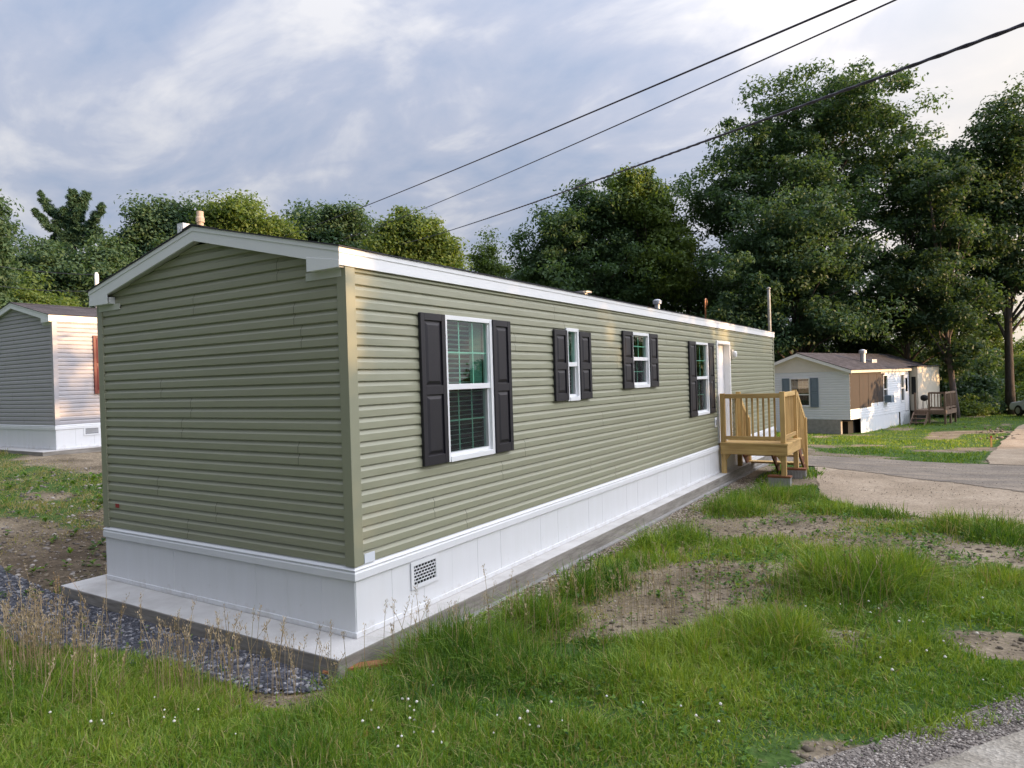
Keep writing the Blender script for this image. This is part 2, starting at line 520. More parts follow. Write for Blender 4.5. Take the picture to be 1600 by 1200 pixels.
M = {
    'sage': vinyl('sage_vinyl', (0.290, 0.294, 0.208), 0.34, 0.6),
    'sage_dark': plain('dark_gap', (0.02, 0.02, 0.015), 0.9),
    'sage_trim': plain('sage_trim', (0.284, 0.288, 0.204), 0.34, 0.03),
    'white': plain('white_vinyl', (0.70, 0.735, 0.79), 0.42, 0.03, 2.0, dirt=((0.52, 0.48, 0.42), 3.0, 0.63, 0.35)),
    'white_trim': plain('white_trim', (0.78, 0.79, 0.80), 0.4, 0.02),
    'skirt': skirt_mat('skirt_vinyl'),
    'soffit': plain('soffit_vinyl', (0.55, 0.56, 0.50), 0.5, 0.03),
    'grey_vinyl': vinyl('grey_vinyl', (0.38, 0.365, 0.385)),
    'shutter': plain('black_plum_shutter', (0.0125, 0.0115, 0.017), 0.5, 0.12, 8.0, 0.08, 160),
    'red_shutter': plain('red_shutter', (0.12, 0.018, 0.015), 0.45, 0.1, 8.0),
    'blue_shutter': plain('blue_grey_shutter', (0.14, 0.19, 0.245), 0.55, 0.08, 8.0),
    'glass': glass('window_glass', (0.58, 0.80, 0.72), 1.2),
    'pane_far': glass('dark_glass', (0.25, 0.27, 0.28), 2.0),
    'screen': screen_mat('insect_screen'),
    'blind': plain('blind_slat', (0.74, 0.80, 0.77), 0.6),
    'grille': plain('window_grille', (0.42, 0.66, 0.56), 0.5),
    'dark': plain('dark_interior', (0.012, 0.013, 0.013), 0.9),
    'dusk': plain('dim_curtain', (0.10, 0.19, 0.155), 0.9),
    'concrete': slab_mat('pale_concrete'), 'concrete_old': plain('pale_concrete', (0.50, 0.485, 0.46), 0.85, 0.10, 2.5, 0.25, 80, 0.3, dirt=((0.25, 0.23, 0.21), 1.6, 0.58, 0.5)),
    'block': plain('concrete_block', (0.30, 0.29, 0.275), 0.95, 0.18, 6.0, 0.6, 90, 0.2),
    'lumber': wood('fresh_lumber_x', (0.37, 0.225, 0.075), (0.62, 0.425, 0.165), axis=0),
    'lumber_y': wood('fresh_lumber_y', (0.38, 0.23, 0.077), (0.63, 0.43, 0.17), axis=1),
    'lumber_z': wood('fresh_lumber_z', (0.37, 0.225, 0.077), (0.62, 0.425, 0.168), axis=2),
    'stained': wood('brown_stained_board', (0.15, 0.05, 0.02), (0.27, 0.10, 0.04), axis=0),
    'orange_board': wood('orange_board', (0.30, 0.11, 0.045), (0.50, 0.22, 0.10), axis=0),
    'old_wood': wood('weathered_wood', (0.10, 0.065, 0.045), (0.24, 0.16, 0.11), axis=2),
    'ply': wood('brown_sheathing', (0.004, 0.002, 0.0015), (0.020, 0.008, 0.005), axis=2),
    'roof': shingle('charcoal_shingle', (0.044, 0.044, 0.053), (0.070, 0.069, 0.080)),
    'roof_brown': shingle('weathered_shingle', (0.046, 0.046, 0.056), (0.074, 0.073, 0.086)),
    'metal': plain('galvanised_metal', (0.50, 0.51, 0.53), 0.4, 0.1, 5.0, metal=0.7),
    'copper': plain('copper_pipe', (0.42, 0.20, 0.10), 0.35, 0.1, 5.0, metal=0.8),
    'brickpipe': plain('tan_flue', (0.50, 0.40, 0.31), 0.7, 0.12, 12.0),
    'cable': plain('black_cable', (0.04, 0.034, 0.055), 0.6),
    'thin_cable': plain('grey_cable', (0.09, 0.08, 0.095), 0.6),
    'pole': plain('grey_pole', (0.32, 0.33, 0.34), 0.7, 0.35, 5.0),
    'tan': plain('cream_panel', (0.50, 0.46, 0.38), 0.6, 0.05),
    'gable': plain('cream_gable', (0.70, 0.67, 0.62), 0.6, 0.05),
    'red': plain('red_tag', (0.30, 0.03, 0.03), 0.6),
    'car': plain('pale_car_paint', (0.62, 0.66, 0.70), 0.25, 0.02),
    'tyre': plain('black_tyre', (0.02, 0.02, 0.02), 0.8),
    'grass': grass_mat('grass_blades'),
    'straw': None,
    'ground': ground_mat('bare_soil_and_turf'),
    'leaf_maple': leaf_mat('maple_leaf', (0.032, 0.072, 0.040), (0.088, 0.148, 0.064), 0.38),
    'leaf_oak': leaf_mat('oak_leaf', (0.032, 0.074, 0.044), (0.084, 0.142, 0.070), 0.36),
    'leaf_lime': leaf_mat('light_leaf', (0.054, 0.104, 0.034), (0.155, 0.215, 0.060), 0.44),
    'leaf_dark': leaf_mat('dark_leaf', (0.028, 0.062, 0.036), (0.076, 0.126, 0.056), 0.36),
    'needle': leaf_mat('pine_needle', (0.026, 0.066, 0.042), (0.075, 0.140, 0.078), 0.18, 0.4),
    'bark': bark_mat('tree_bark', (0.025, 0.020, 0.018), (0.085, 0.07, 0.062)),
    'bark_pale': bark_mat('pale_bark', (0.07, 0.056, 0.055), (0.17, 0.14, 0.135)),
    'gravel_dark': stone_mat('dark_gravel', (0.030, 0.032, 0.040), (0.10, 0.105, 0.125), (0.34, 0.33, 0.33)),
    'gravel_tan': stone_mat('tan_gravel', (0.12, 0.09, 0.065), (0.30, 0.24, 0.175), (0.50, 0.45, 0.38)),
    'clod': stone_mat('soil_clod', (0.08, 0.062, 0.042), (0.20, 0.158, 0.108), (0.33, 0.275, 0.195)),
    'gravel_mix': stone_mat('shoulder_gravel', (0.11, 0.092, 0.08), (0.25, 0.215, 0.185), (0.48, 0.43, 0.375)),
    'clover': plain('clover_flower', (0.72, 0.68, 0.60), 0.8),
    'road': sheet_mat('worn_road', (0.24, 0.21, 0.165), (0.36, 0.325, 0.27), (0.47, 0.43, 0.365), 2.6, 70),
    'shoulder': sheet_mat('gravel_shoulder', (0.15, 0.128, 0.11), (0.24, 0.21, 0.18), (0.33, 0.29, 0.25), 3.0, 60),
    'lane': sheet_mat('packed_lane', (0.19, 0.155, 0.12), (0.27, 0.225, 0.175), (0.36, 0.295, 0.225), 0.9, 40, streak=(R(-8), (0.15, 0.135, 0.12), 0.6)),
    'sand': sheet_mat('tan_sand', (0.25, 0.195, 0.135), (0.36, 0.285, 0.205), (0.46, 0.375, 0.28), 0.8, 45),
    'gravel_bed': sheet_mat('dark_gravel_bed', (0.045, 0.045, 0.052), (0.085, 0.085, 0.098), (0.16, 0.14, 0.125), 3.0, 38),
}


def straw_mat():
    m, t, b = new_mat('dry_stem')
    at = N(t, 'ShaderNodeAttribute', attribute_name='tint')
    rp = ramp(t, [(0.0, (0.17, 0.16, 0.06)), (0.5, (0.36, 0.26, 0.13)), (1.0, (0.50, 0.39, 0.24))], at.outputs['Fac'])
    t.links.new(rp.outputs[0], b.inputs['Base Color'])
    b.inputs['Roughness'].default_value = 0.8
    return m


M['straw'] = straw_mat()


# ------------------------------------------------------------------ mesh helpers
class MB:
    """collects shapes and links them as ONE mesh object"""

    def __init__(self):
        self.v, self.f, self.T = [], [], None

    def add(self, vs, fs):
        b = len(self.v)
        if self.T is not None:
            vs = [tuple(self.T @ Vector(p)) for p in vs]
        self.v += [tuple(p) for p in vs]
        self.f += [tuple(i + b for i in f) for f in fs]
        return self

    def box(self, x0, x1, y0, y1, z0, z1):
        vs = [(x, y, z) for z in (z0, z1) for y in (y0, y1) for x in (x0, x1)]
        return self.add(vs, [(0, 2, 3, 1), (4, 5, 7, 6), (0, 1, 5, 4), (2, 6, 7, 3), (0, 4, 6, 2), (1, 3, 7, 5)])

    def quad(self, a, b, c, d):
        return self.add([a, b, c, d], [(0, 1, 2, 3)])

    def prism(self, poly, axis, a, b):
        """extrude a 2-D outline along an axis (0 x, 1 y, 2 z); outline gives the other two coordinates"""
        def pt(p, h):
            l = list(p)
            l.insert(axis, h)
            return tuple(l)
        n = len(poly)
        vs = [pt(p, a) for p in poly] + [pt(p, b) for p in poly]
        fs = [tuple(range(n)), tuple(range(2 * n - 1, n - 1, -1))]
        fs += [(i, i + n, (i + 1) % n + n, (i + 1) % n) for i in range(n)]
        return self.add(vs, fs)

    def beam(self, p, q, w, h, up=(0, 0, 1)):
        p, q = Vector(p), Vector(q)
        d = (q - p).normalized()
        s = d.cross(Vector(up)).normalized() * (w / 2)
        u = s.cross(d).normalized() * (h / 2)
        vs = [p - s - u, p + s - u, p + s + u, p - s + u, q - s - u, q + s - u, q + s + u, q - s + u]
        return self.add(vs, [(3, 2, 1, 0), (4, 5, 6, 7), (0, 1, 5, 4), (1, 2, 6, 5), (2, 3, 7, 6), (3, 0, 4, 7)])

    def tube(self, pts, rad, n=8, cap=True):
        pts = [Vector(p) for p in pts]
        if not hasattr(rad, '__len__'):
            rad = [rad] * len(pts)
        vs, fs = [], []
        for i, p in enumerate(pts):
            d = (pts[min(i + 1, len(pts) - 1)] - pts[max(i - 1, 0)]).normalized()
            a = d.cross(Vector((0.13, 0.31, 0.94)) if abs(d.z) < 0.9 else Vector((1, 0.1, 0))).normalized()
            b = d.cross(a)
            for k in range(n):
                t = 2 * PI * k / n
                vs.append(p + (a * math.cos(t) + b * math.sin(t)) * rad[i])
        for i in range(len(pts) - 1):
            for k in range(n):
                fs.append((i * n + k, i * n + (k + 1) % n, (i + 1) * n + (k + 1) % n, (i + 1) * n + k))
        if cap:
            fs.append(tuple(range(n - 1, -1, -1)))
            fs.append(tuple(range((len(pts) - 1) * n, len(pts) * n)))
        return self.add(vs, fs)

    def lathe(self, prof, c=(0, 0, 0), n=20, axis=2):
        vs, fs = [], []
        for r, h in prof:
            for k in range(n):
                t = 2 * PI * k / n
                l = [r * math.cos(t), r * math.sin(t)]
                l.insert(axis, h)
                vs.append((l[0] + c[0], l[1] + c[1], l[2] + c[2]))
        m = len(prof)
        for i in range(m - 1):
            for k in range(n):
                fs.append((i * n + k, i * n + (k + 1) % n, (i + 1) * n + (k + 1) % n, (i + 1) * n + k))
        fs.append(tuple(range(n - 1, -1, -1)))
        fs.append(tuple(range((m - 1) * n, m * n)))
        return self.add(vs, fs)

    def build(self, name, mat, parent=None, bevel=0.0, smooth=False):
        me = bpy.data.meshes.new(name)
        me.from_pydata(self.v, [], self.f)
        me.update()
        bm = bmesh.new()
        bm.from_mesh(me)
        bmesh.ops.recalc_face_normals(bm, faces=bm.faces)
        bm.to_mesh(me)
        bm.free()
        me.materials.append(mat)
        o = bpy.data.objects.new(name, me)
        COL.objects.link(o)
        if parent is not None:
            o.parent = parent
        if bevel:
            md = o.modifiers.new('bevel', 'BEVEL')
            md.width = bevel
            md.segments = 2
            md.limit_method = 'ANGLE'
        if smooth:
            for p in me.polygons:
                p.use_smooth = True
        return o


def tag(o, label=None, cat=None, group=None, kind=None):
    for k, v in (('label', label), ('category', cat), ('group', group), ('kind', kind)):
        if v:
            o[k] = v
    return o


def empty(name, loc, rz=0.0):
    o = bpy.data.objects.new(name, None)
    o.location = loc
    o.rotation_euler = (0, 0, rz)
    o.empty_display_size = 0.2
    COL.objects.link(o)
    return o


def np_mesh(name, verts, quads, mat, tint=None, parent=None, extra=None, tris=None, smooth=False):
    """a big mesh from numpy arrays: verts (n,3), quads (m,4), tris (k,3)"""
    me = bpy.data.meshes.new(name)
    verts = np.asarray(verts, dtype=np.float32)
    me.vertices.add(len(verts))
    me.vertices.foreach_set('co', verts.ravel())
    qa = np.zeros((0, 4), dtype=np.int32) if quads is None else np.asarray(quads, dtype=np.int32)
    ta = np.zeros((0, 3), dtype=np.int32) if tris is None else np.asarray(tris, dtype=np.int32)
    me.loops.add(qa.size + ta.size)
    me.loops.foreach_set('vertex_index', np.concatenate([qa.ravel(), ta.ravel()]))
    me.polygons.add(len(qa) + len(ta))
    ls = np.concatenate([np.arange(len(qa)) * 4, qa.size + np.arange(len(ta)) * 3]).astype(np.int32)
    me.polygons.foreach_set('loop_start', ls)
    if smooth:
        me.polygons.foreach_set('use_smooth', np.ones(len(ls), dtype=bool))
    me.update(calc_edges=True)
    for nm, arr in ([('tint', tint)] if tint is not None else []) + list((extra or {}).items()):
        a = me.attributes.new(nm, 'FLOAT', 'POINT')
        a.data.foreach_set('value', np.asarray(arr, dtype=np.float32))
    me.materials.append(mat)
    o = bpy.data.objects.new(name, me)
    COL.objects.link(o)
    if parent is not None:
        o.parent = parent
    return o


# ------------------------------------------------------------------ terrain
CP = np.array([
    (0.35, -0.5, -.12), (-3.9, -.5, -.11), (-2, -.6, -.12), (0.3, 1.5, -.16), (0.3, 3, -.18), (0.3, 5, -.2), (0.3, 7, -.19), (0.35, 9.5, -.2), (0.35, 12, -.2), (0.3, 15.5, -.25), (-4.2, 8, -.1), (-4, 15.5, -.2), (-2, 5, -.15), (-2, 12, -.2),
    (1.2, 10, -.2), (3.97, -3.9, .33), (4.3, .5, .25), (3.4, -.7, .24), (2.0, -1.2, .12), (0, -2.4, .12), (-2.2, -1.6, 0.0), (1.2, 0.6, -.02),
    (2.0, 3.0, .02), (3.4, 8, -.12), (4.7, 6.5, .05), (0.7, 17, -.42), (3.4, 16.5, -.42), (5, 10, -.12), (-.1, 32.6, -1.1), (-4.5, 33.5, -1.1),
    (3, 45.5, -1.1), (-1.5, 46, -1.2), (5, 23, -.72), (2, 25, -.8), (5, 42, -1.1), (0, 60, -1.4), (12, 45, -1.0), (-13.1, 3.8, .62), (-13.1, 10, .6), (-17, 4, .66), (-17, 12, .6), (-10.5, 2.5, .5), (-7.5, 1.2, .22),
    (-5.6, 0.4, 0.0), (-4.9, 4.5, .0), (-7, 6, .25), (-6, 12, .0), (-12, 22, .3), (-25, 25, .5), (-40, 30, .7), (-22, 5, .75), (-10, -5, .55), (-4, -4, .28),
    (10, -8, .5), (15, 5, .35), (9, 4, .2), (9, 14, -.15), (20, 20, -.1), (30, 40, -.8), (10, 30, -.8), (25, -5, .5), (-20, 50, -.3), (-50, 60, .2), (0, 90, -1.6), (50, 70, -1.2)])


def _fit():
    P = CP[:, :2]
    n = len(P)
    d = np.sqrt(((P[:, None] - P[None]) ** 2).sum(-1) + 0.6)
    A = np.zeros((n + 1, n + 1))
    A[:n, :n] = d + np.eye(n) * -0.02
    A[:n, n] = 1
    A[n, :n] = 1
    return np.linalg.solve(A, np.concatenate([CP[:, 2], [0]]))


RW = _fit()


def terr(x, y):
    x = np.atleast_1d(np.asarray(x, dtype=float))
    y = np.atleast_1d(np.asarray(y, dtype=float))
    out = np.zeros(x.size)
    xf, yf = x.ravel(), y.ravel()
    for i in range(0, x.size, 20000):
        s = slice(i, i + 20000)
        d = np.sqrt((xf[s, None] - CP[None, :, 0]) ** 2 + (yf[s, None] - CP[None, :, 1]) ** 2 + 0.6)
        out[s] = d @ RW[:-1] + RW[-1]
    r = np.sqrt(xf ** 2 + (yf - 15) ** 2)
    k = np.clip((r - 75) / 60, 0, 1)
    out = out * (1 - k) + (-1.2) * k
    return out.reshape(x.shape)


def tz(x, y):
    return float(terr(x, y)[0])


def hit(u, v, lift=0.0):          # where the line of sight through u, v meets the ground
    d = ray(u, v)
    D = np.linspace(1.5, 70, 1400)
    P = CAM[None] + D[:, None] * d[None]
    below = P[:, 2] < terr(P[:, 0], P[:, 1]) + lift
    i = int(np.argmax(below)) if below.any() else len(D) - 1
    return P[i]


# lattice noise
_rng = np.random.default_rng(5)
_LAT = _rng.random((256, 256))


def vnoise(x, y, s):
    x = np.asarray(x) * s + 1000.0
    y = np.asarray(y) * s + 1000.0
    xi, yi = np.floor(x).astype(int), np.floor(y).astype(int)
    fx, fy = x - xi, y - yi
    fx = fx * fx * (3 - 2 * fx)
    fy = fy * fy * (3 - 2 * fy)
    g = lambda a, b: _LAT[a % 256, b % 256]
    return (g(xi, yi) * (1 - fx) + g(xi + 1, yi) * fx) * (1 - fy) + (g(xi, yi + 1) * (1 - fx) + g(xi + 1, yi + 1) * fx) * fy


def fbm(x, y, s, o=3):
    t, a, w = 0, 1.0, 0
    for k in range(o):
        t = t + a * vnoise(x + 17.3 * k, y - 9.1 * k, s * 2 ** k)
        w += a
        a *= 0.5
    return t / w


def bump2(x, y, cx, cy, rx, ry, rot=0.0):
    c, s = math.cos(rot), math.sin(rot)
    dx, dy = x - cx, y - cy
    u, v = (dx * c + dy * s) / rx, (-dx * s + dy * c) / ry
    return np.exp(-(u * u + v * v))


# ------------------------------------------------------------------ house geometry (shared by the three homes)
def course_profile(z0, z1, e, flat=0.60, out=0.019):
    """(z, outward) break points of Dutch-lap courses from z0 up to z1"""
    pts = []
    n = int(math.ceil((z1 - z0) / e - 1e-6))
    for i in range(n):
        a = z0 + i * e
        pts += [(a, 0.001), (a + 0.0012, out - .003), (a + .006, out), (a + e * flat, out * 0.97), (a + e * (flat + .17), out * .38), (a + e * .93, 0.001), (a + e - 0.0005, 0.0)]
    return [p for p in pts if p[0] <= z1 + 1e-6] + [(z1, 0.0)]


def prof_at(pr, z):
    for (a, oa), (b, ob) in zip(pr, pr[1:]):
        if a <= z <= b:
            return oa if b - a < 1e-9 else oa + (ob - oa) * (z - a) / (b - a)
    return pr[-1][1]


def clad(mb, P, z0, z1, e, rng_u, holes, joints=True, seed=0, out=0.019):
    """lap siding: P(u, z, n) gives a point on the wall; rng_u(z) its ends; holes are (u0, u1, z0, z1)"""
    rr = random.Random(seed)
    pr = course_profile(z0, z1, e, out=out)
    zs = sorted(set([round(p[0], 5) for p in pr] + [h[k] for h in holes for k in (2, 3) if z0 < h[k] < z1]))
    gaps = []
    if joints:
        n = int((z1 - z0) / (2 * e)) + 1
        for i in range(n):
            za, zb = z0 + 2 * e * i, z0 + 2 * e * (i + 1)
            ua, ub = rng_u(za)
            u = ua + rr.uniform(0.8, 3.6)
            while u < ub - 0.3:
                gaps.append((u, u + 0.004, za, zb))
                u += rr.uniform(3.2, 3.75)
    allh = list(holes) + gaps
    for a, b in zip(zs, zs[1:]):
        if b - a < 1e-6:
            continue
        m = (a + b) / 2
        oa, ob = prof_at(pr, a + 1e-7), prof_at(pr, b - 1e-7)
        la, ra = rng_u(a)
        lb, rb = rng_u(b)
        if ra - la < 0.02:
            continue
        cuts = sorted([(h[0], h[1]) for h in allh if h[2] < m < h[3]])
        segs = []
        cur = None
        l, r = None, None
        pos = -1e9
        for c0, c1 in cuts:
            segs.append((pos, c0))
            pos = max(pos, c1)
        segs.append((pos, 1e9))
        for s0, s1 in segs:
            al, ar = max(s0, la), min(s1, ra)
            bl, br = max(s0, lb), min(s1, rb)
            if ar - al < 1e-4 and br - bl < 1e-4:
                continue
            ar, br = max(ar, al), max(br, bl)
            mb.quad(P(al, a, oa), P(ar, a, oa), P(br, b, ob), P(bl, b, ob))


def shutter(parent, y0, y1, z0, z1, mat, x=0.0215):
    """raised-panel shutter on the wall plane x, two panels"""
    mb = MB()
    t = 0.030
    s = min(0.055, (y1 - y0) * 0.19)
    r = 0.085
    zm = (z0 + z1) / 2 - 0.01
    mb.box(x, x + 0.012, y0, y1, z0, z1)
    for a, b in ((y0, y0 + s), (y1 - s, y1)):
        mb.box(x + 0.0121, x + t, a, b, z0, z1)
    for a, b in ((z0, z0 + r), (zm - 0.04, zm + 0.04), (z1 - r * 0.75, z1)):
        mb.box(x + 0.0121, x + t - 0.0008, y0 + s, y1 - s, a, b)
    for a, b in ((z0 + r, zm - 0.04), (zm + 0.04, z1 - r * 0.75)):
        g, h = 0.012, 0.030
        ya, yb, za, zb = y0 + s + g, y1 - s - g, a + g, b - g
        lo, hi = x + 0.013, x + t - 0.004
        mb.add([(lo, ya, za), (lo, yb, za), (lo, yb, zb), (lo, ya, zb),
                (hi, ya + h, za + h), (hi, yb - h, za + h), (hi, yb - h, zb - h), (hi, ya + h, zb - h)],
               [(0, 1, 5, 4), (1, 2, 6, 5), (2, 3, 7, 6), (3, 0, 4, 7), (4, 5, 6, 7)])
    return mb.build('shutter', mat, parent, bevel=0.003)


def hung_window(parent, y0, y1, z0, z1, zr, cols, rows, blinds=True, x=0.0, curtain=None, glassm='glass', grille=True):
    """double-hung vinyl window in the wall plane x: frame > panes, grilles, screen, blind"""
    f = MB()
    fw = 0.042
    xo = x + 0.036
    f.box(x - 0.06, xo, y0, y0 + fw, z0, z1)
    f.box(x - 0.06, xo, y1 - fw, y1, z0, z1)
    f.box(x - 0.06, xo - 0.001, y0 + fw, y1 - fw, z1 - fw, z1)
    f.box(x - 0.06, xo + 0.008, y0 + fw, y1 - fw, z0, z0 + fw * 1.15)
    # upper sash outside, lower sash set back, meeting rail
    sw = 0.026
    ya, yb = y0 + fw, y1 - fw
    f.box(x - 0.03, x + 0.018, ya, ya + sw * .6, zr, z1 - fw)
    f.box(x - 0.03, x + 0.018, yb - sw * .6, yb, zr, z1 - fw)
    f.box(x - 0.03, x + 0.024, ya, yb, zr - 0.026, zr + 0.026)
    f.box(x - 0.055, x + 0.002, ya, ya + sw, z0 + fw, zr - 0.0265)
    f.box(x - 0.055, x + 0.002, yb - sw, yb, z0 + fw, zr - 0.0265)
    f.box(x - 0.055, x + 0.001, ya + sw, yb - sw, z0 + fw * 1.16, z0 + fw + 0.04)
    w = f.build('window', M['white_trim'], parent, bevel=0.003)
    # panes
    u0, u1 = ya + sw * .6, yb - sw * .6
    MB().quad((x - 0.004, u0, zr + .026), (x - 0.004, u1, zr + .026), (x - 0.004, u1, z1 - fw), (x - 0.004, u0, z1 - fw)).build('pane', M[glassm], w)
    l0, l1 = ya + sw, yb - sw
    MB().quad((x - 0.030, l0, z0 + fw + .04), (x - 0.030, l1, z0 + fw + .04), (x - 0.030, l1, zr - .0265), (x - 0.030, l0, zr - .0265)).build('pane', M[glassm], w)
    MB().quad((x + 0.004, l0, z0 + fw + .04), (x + 0.004, l1, z0 + fw + .04), (x + 0.004, l1, zr - .0265), (x + 0.004, l0, zr - .0265)).build('insect_screen', M['screen'], w)
    if grille:
        g = MB()
        for (a, b, c, d, xx) in ((u0, u1, zr + .026, z1 - fw, x - 0.012), (l0, l1, z0 + fw + .04, zr - .0265, x - 0.038)):
            for i in range(1, cols):
                yy = a + (b - a) * i / cols
                g.box(xx - 0.004, xx, yy - 0.007, yy + 0.007, c, d)
            for i in range(1, rows):
                zz = c + (d - c) * i / rows
                g.box(xx - 0.0035, xx + 0.0005, a, b, zz - 0.007, zz + 0.007)
        g.build('grille', M['grille'], w)
    if blinds:
        b = MB()
        zz = z0 + fw + 0.05
        while zz < z1 - fw - 0.02:
            b.box(-0.0125, 0.0125, ya, yb, -0.0006, 0.0006) if False else None
            dx, dz = 0.021 * math.cos(R(16)), 0.021 * math.sin(R(16))
            xm = x - 0.088
            b.quad((xm - dx, ya, zz - dz), (xm - dx, yb, zz - dz), (xm + dx, yb, zz + dz), (xm + dx, ya, zz + dz))
            zz += 0.046
        b.build('blind', M['blind'], w)
    # room behind: dark reveal
    r_ = MB()
    d = 0.55
    r_.quad((x - d, y0, z0), (x - d, y1, z0), (x - d, y1, z1), (x - d, y0, z1))
    for (p, q) in (((y0 + .002, z0), (y1, z0)), ((y1 - .002, z0), (y1 - .002, z1)), ((y1, z1), (y0, z1)), ((y0 + .002, z1), (y0 + .002, z0))):
        r_.quad((x - .061, p[0], p[1]), (x - .061, q[0], q[1]), (x - d, q[0], q[1]), (x - d, p[0], p[1]))
    r_.build('room_recess', M['dark'], w)
    if curtain:
        c = MB()
        ca, cb = ya + (yb - ya) * curtain[0], ya + (yb - ya) * curtain[1]
        n = 14
        for i in range(n):
            a, b2 = ca + (cb - ca) * i / n, ca + (cb - ca) * (i + 1) / n
            xa, xb = x - .075 + .012 * (i % 2), x - .075 + .012 * ((i + 1) % 2)
            c.quad((xa, a, zr), (xb, b2, zr), (xb, b2, z1 - fw), (xa, a, z1 - fw))
        c.build('curtain', M['dusk'], w)
    return w


def roof_pair(parent, Wd, L, zr, ze, go, eo, mat, t=0.010):
    mb = MB()
    hw = Wd / 2 + eo + 0.018
    sl = (zr - ze) / (Wd / 2 + eo)
    zl = zr - sl * hw
    y0, y1 = -go - 0.016, L + go + 0.016
    for s in (1, -1):
        xe = -Wd / 2 + s * hw
        xr_ = -Wd / 2
        mb.prism([(xr_, zr + 0.002), (xe, zl + 0.002), (xe, zl + 0.002 + t), (xr_, zr + 0.002 + t)], 1, y0, y1)
    mb.prism([(-Wd / 2 - .14, zr + t - .14 * sl + .003), (-Wd / 2, zr + t + .003), (-Wd / 2 + .14, zr + t - .14 * sl + .003), (-Wd / 2 + .14, zr + t - .14 * sl + .012), (-Wd / 2, zr + t + .013), (-Wd / 2 - .14, zr + t - .14 * sl + .012)], 1, y0 - .002, y1 + .002)
    return mb.build('roof', mat, parent)


def trim_set(root, Wd, L, ht, zf1, zf2, zr, go, eo, mt, soffm, box_ret=True):
    """fascias, rake boards with returns, soffits"""
    sl = (zr - zf2) / (Wd / 2 + eo)
    cx_ = -Wd / 2
    # eave fascia on both long sides
    for s in (1, -1):
        f = MB()
        xo = eo if s > 0 else -Wd - eo
        xi = xo - s * 0.02
        f.box(min(xi, xo), max(xi, xo), -go + .021, L + go - .021, zf1, zf2 - 0.004)
        f.box(min(xo, xo + s * .006) + (0.0002 * s), max(xo, xo + s * .006) + .0002 * s, -go - .004, L + go + .004, zf2 - .046, zf2)
        f.build('eave_fascia', mt, root, bevel=0.003)
        sf = MB()
        xw = 0.0 if s > 0 else -Wd
        sf.box(min(xw, xi) + .0002, max(xw, xi) - .0002, -go + .03, L + go - .03, zf1 + .006, zf1 + .016)
        sf.build('soffit', soffm, root)
    for ye, sg in ((-go, 1), (L + go, -1)):
        rk = MB()
        ya, yb = sorted((ye, ye + sg * 0.02))
        dh = zf2 - zf1
        xr_, xl_ = eo, -Wd - eo
        # rake boards: two sloping faces meeting at the ridge
        rk.prism([(xr_, zf1), (xr_, zf2), (cx_, zr), (xl_, zf2), (xl_, zf1), (cx_ - 0.0, zr - dh * .92)], 1, ya, yb)
        yc, yd = sorted((ye - sg * 0.0062, ye - sg * 0.0002))
        h2 = 0.040
        rk.prism([(xr_ + .004, zf2 - h2), (xr_ + .004, zf2 + .001), (cx_, zr + .001), (xl_ - .004, zf2 + .001), (xl_ - .004, zf2 - h2), (cx_, zr - h2)], 1, yc, yd)
        rk.build('rake_board', mt, root, bevel=0.002)
        if box_ret:
            for s in (1, -1):
                b = MB()
                xo = eo if s > 0 else -Wd - eo
                xi = xo - s * 0.36
                x0, x1 = sorted((xo - s * .022, xi))
                yi = ye + sg * .0202
                yw = 0.0 if sg > 0 else L
                a, b2 = sorted((yi, yw - sg * .016))
                b.box(x0, x1, a, b2, zf1 - .012, zf1 + .055)
                x0, x1 = sorted((xo, xi - s * .004))
                a2, b3 = sorted((ye - sg * .003, ye + sg * .0195))
                b.prism([(x0, zf1 - .016), (x1, zf1 - .016), (x1, zf1 + .04 + (0.06 if s < 0 else 0)), (x0, zf1 + .04 + (0.06 if s > 0 else 0))], 1, ye - sg * .0035, ye - sg * .0004)
                b.build('eave_return', mt, root, bevel=0.002)
                c = MB()
                xa, xb = sorted((-.02 if s > 0 else -Wd + .02, (0 if s > 0 else -Wd) - s * .42))
                ya2, yb2 = sorted((yw - sg * .017, yw - sg * .029))
                c.box(xa, xb, ya2, yb2, zf1 - .075, zf1 - .013)
                c.build('return_trim', soffm, root)
        # sloping soffit between wall and rake
        sp = MB()
        a, b2 = sorted((ye + sg * .0205, (0.0 if sg > 0 else L)))
        dh = (zf2 - zf1) * .92
        for s in (1, -1):
            xe = eo if s > 0 else -Wd - eo
            sp.prism([(xe - s * .03, zf2 - dh + .012), (cx_, zr - dh + .012 - .0), (cx_, zr - dh + .022), (xe - s * .03, zf2 - dh + .022)], 1, a, b2)
        sp.build('rake_soffit', soffm, root)


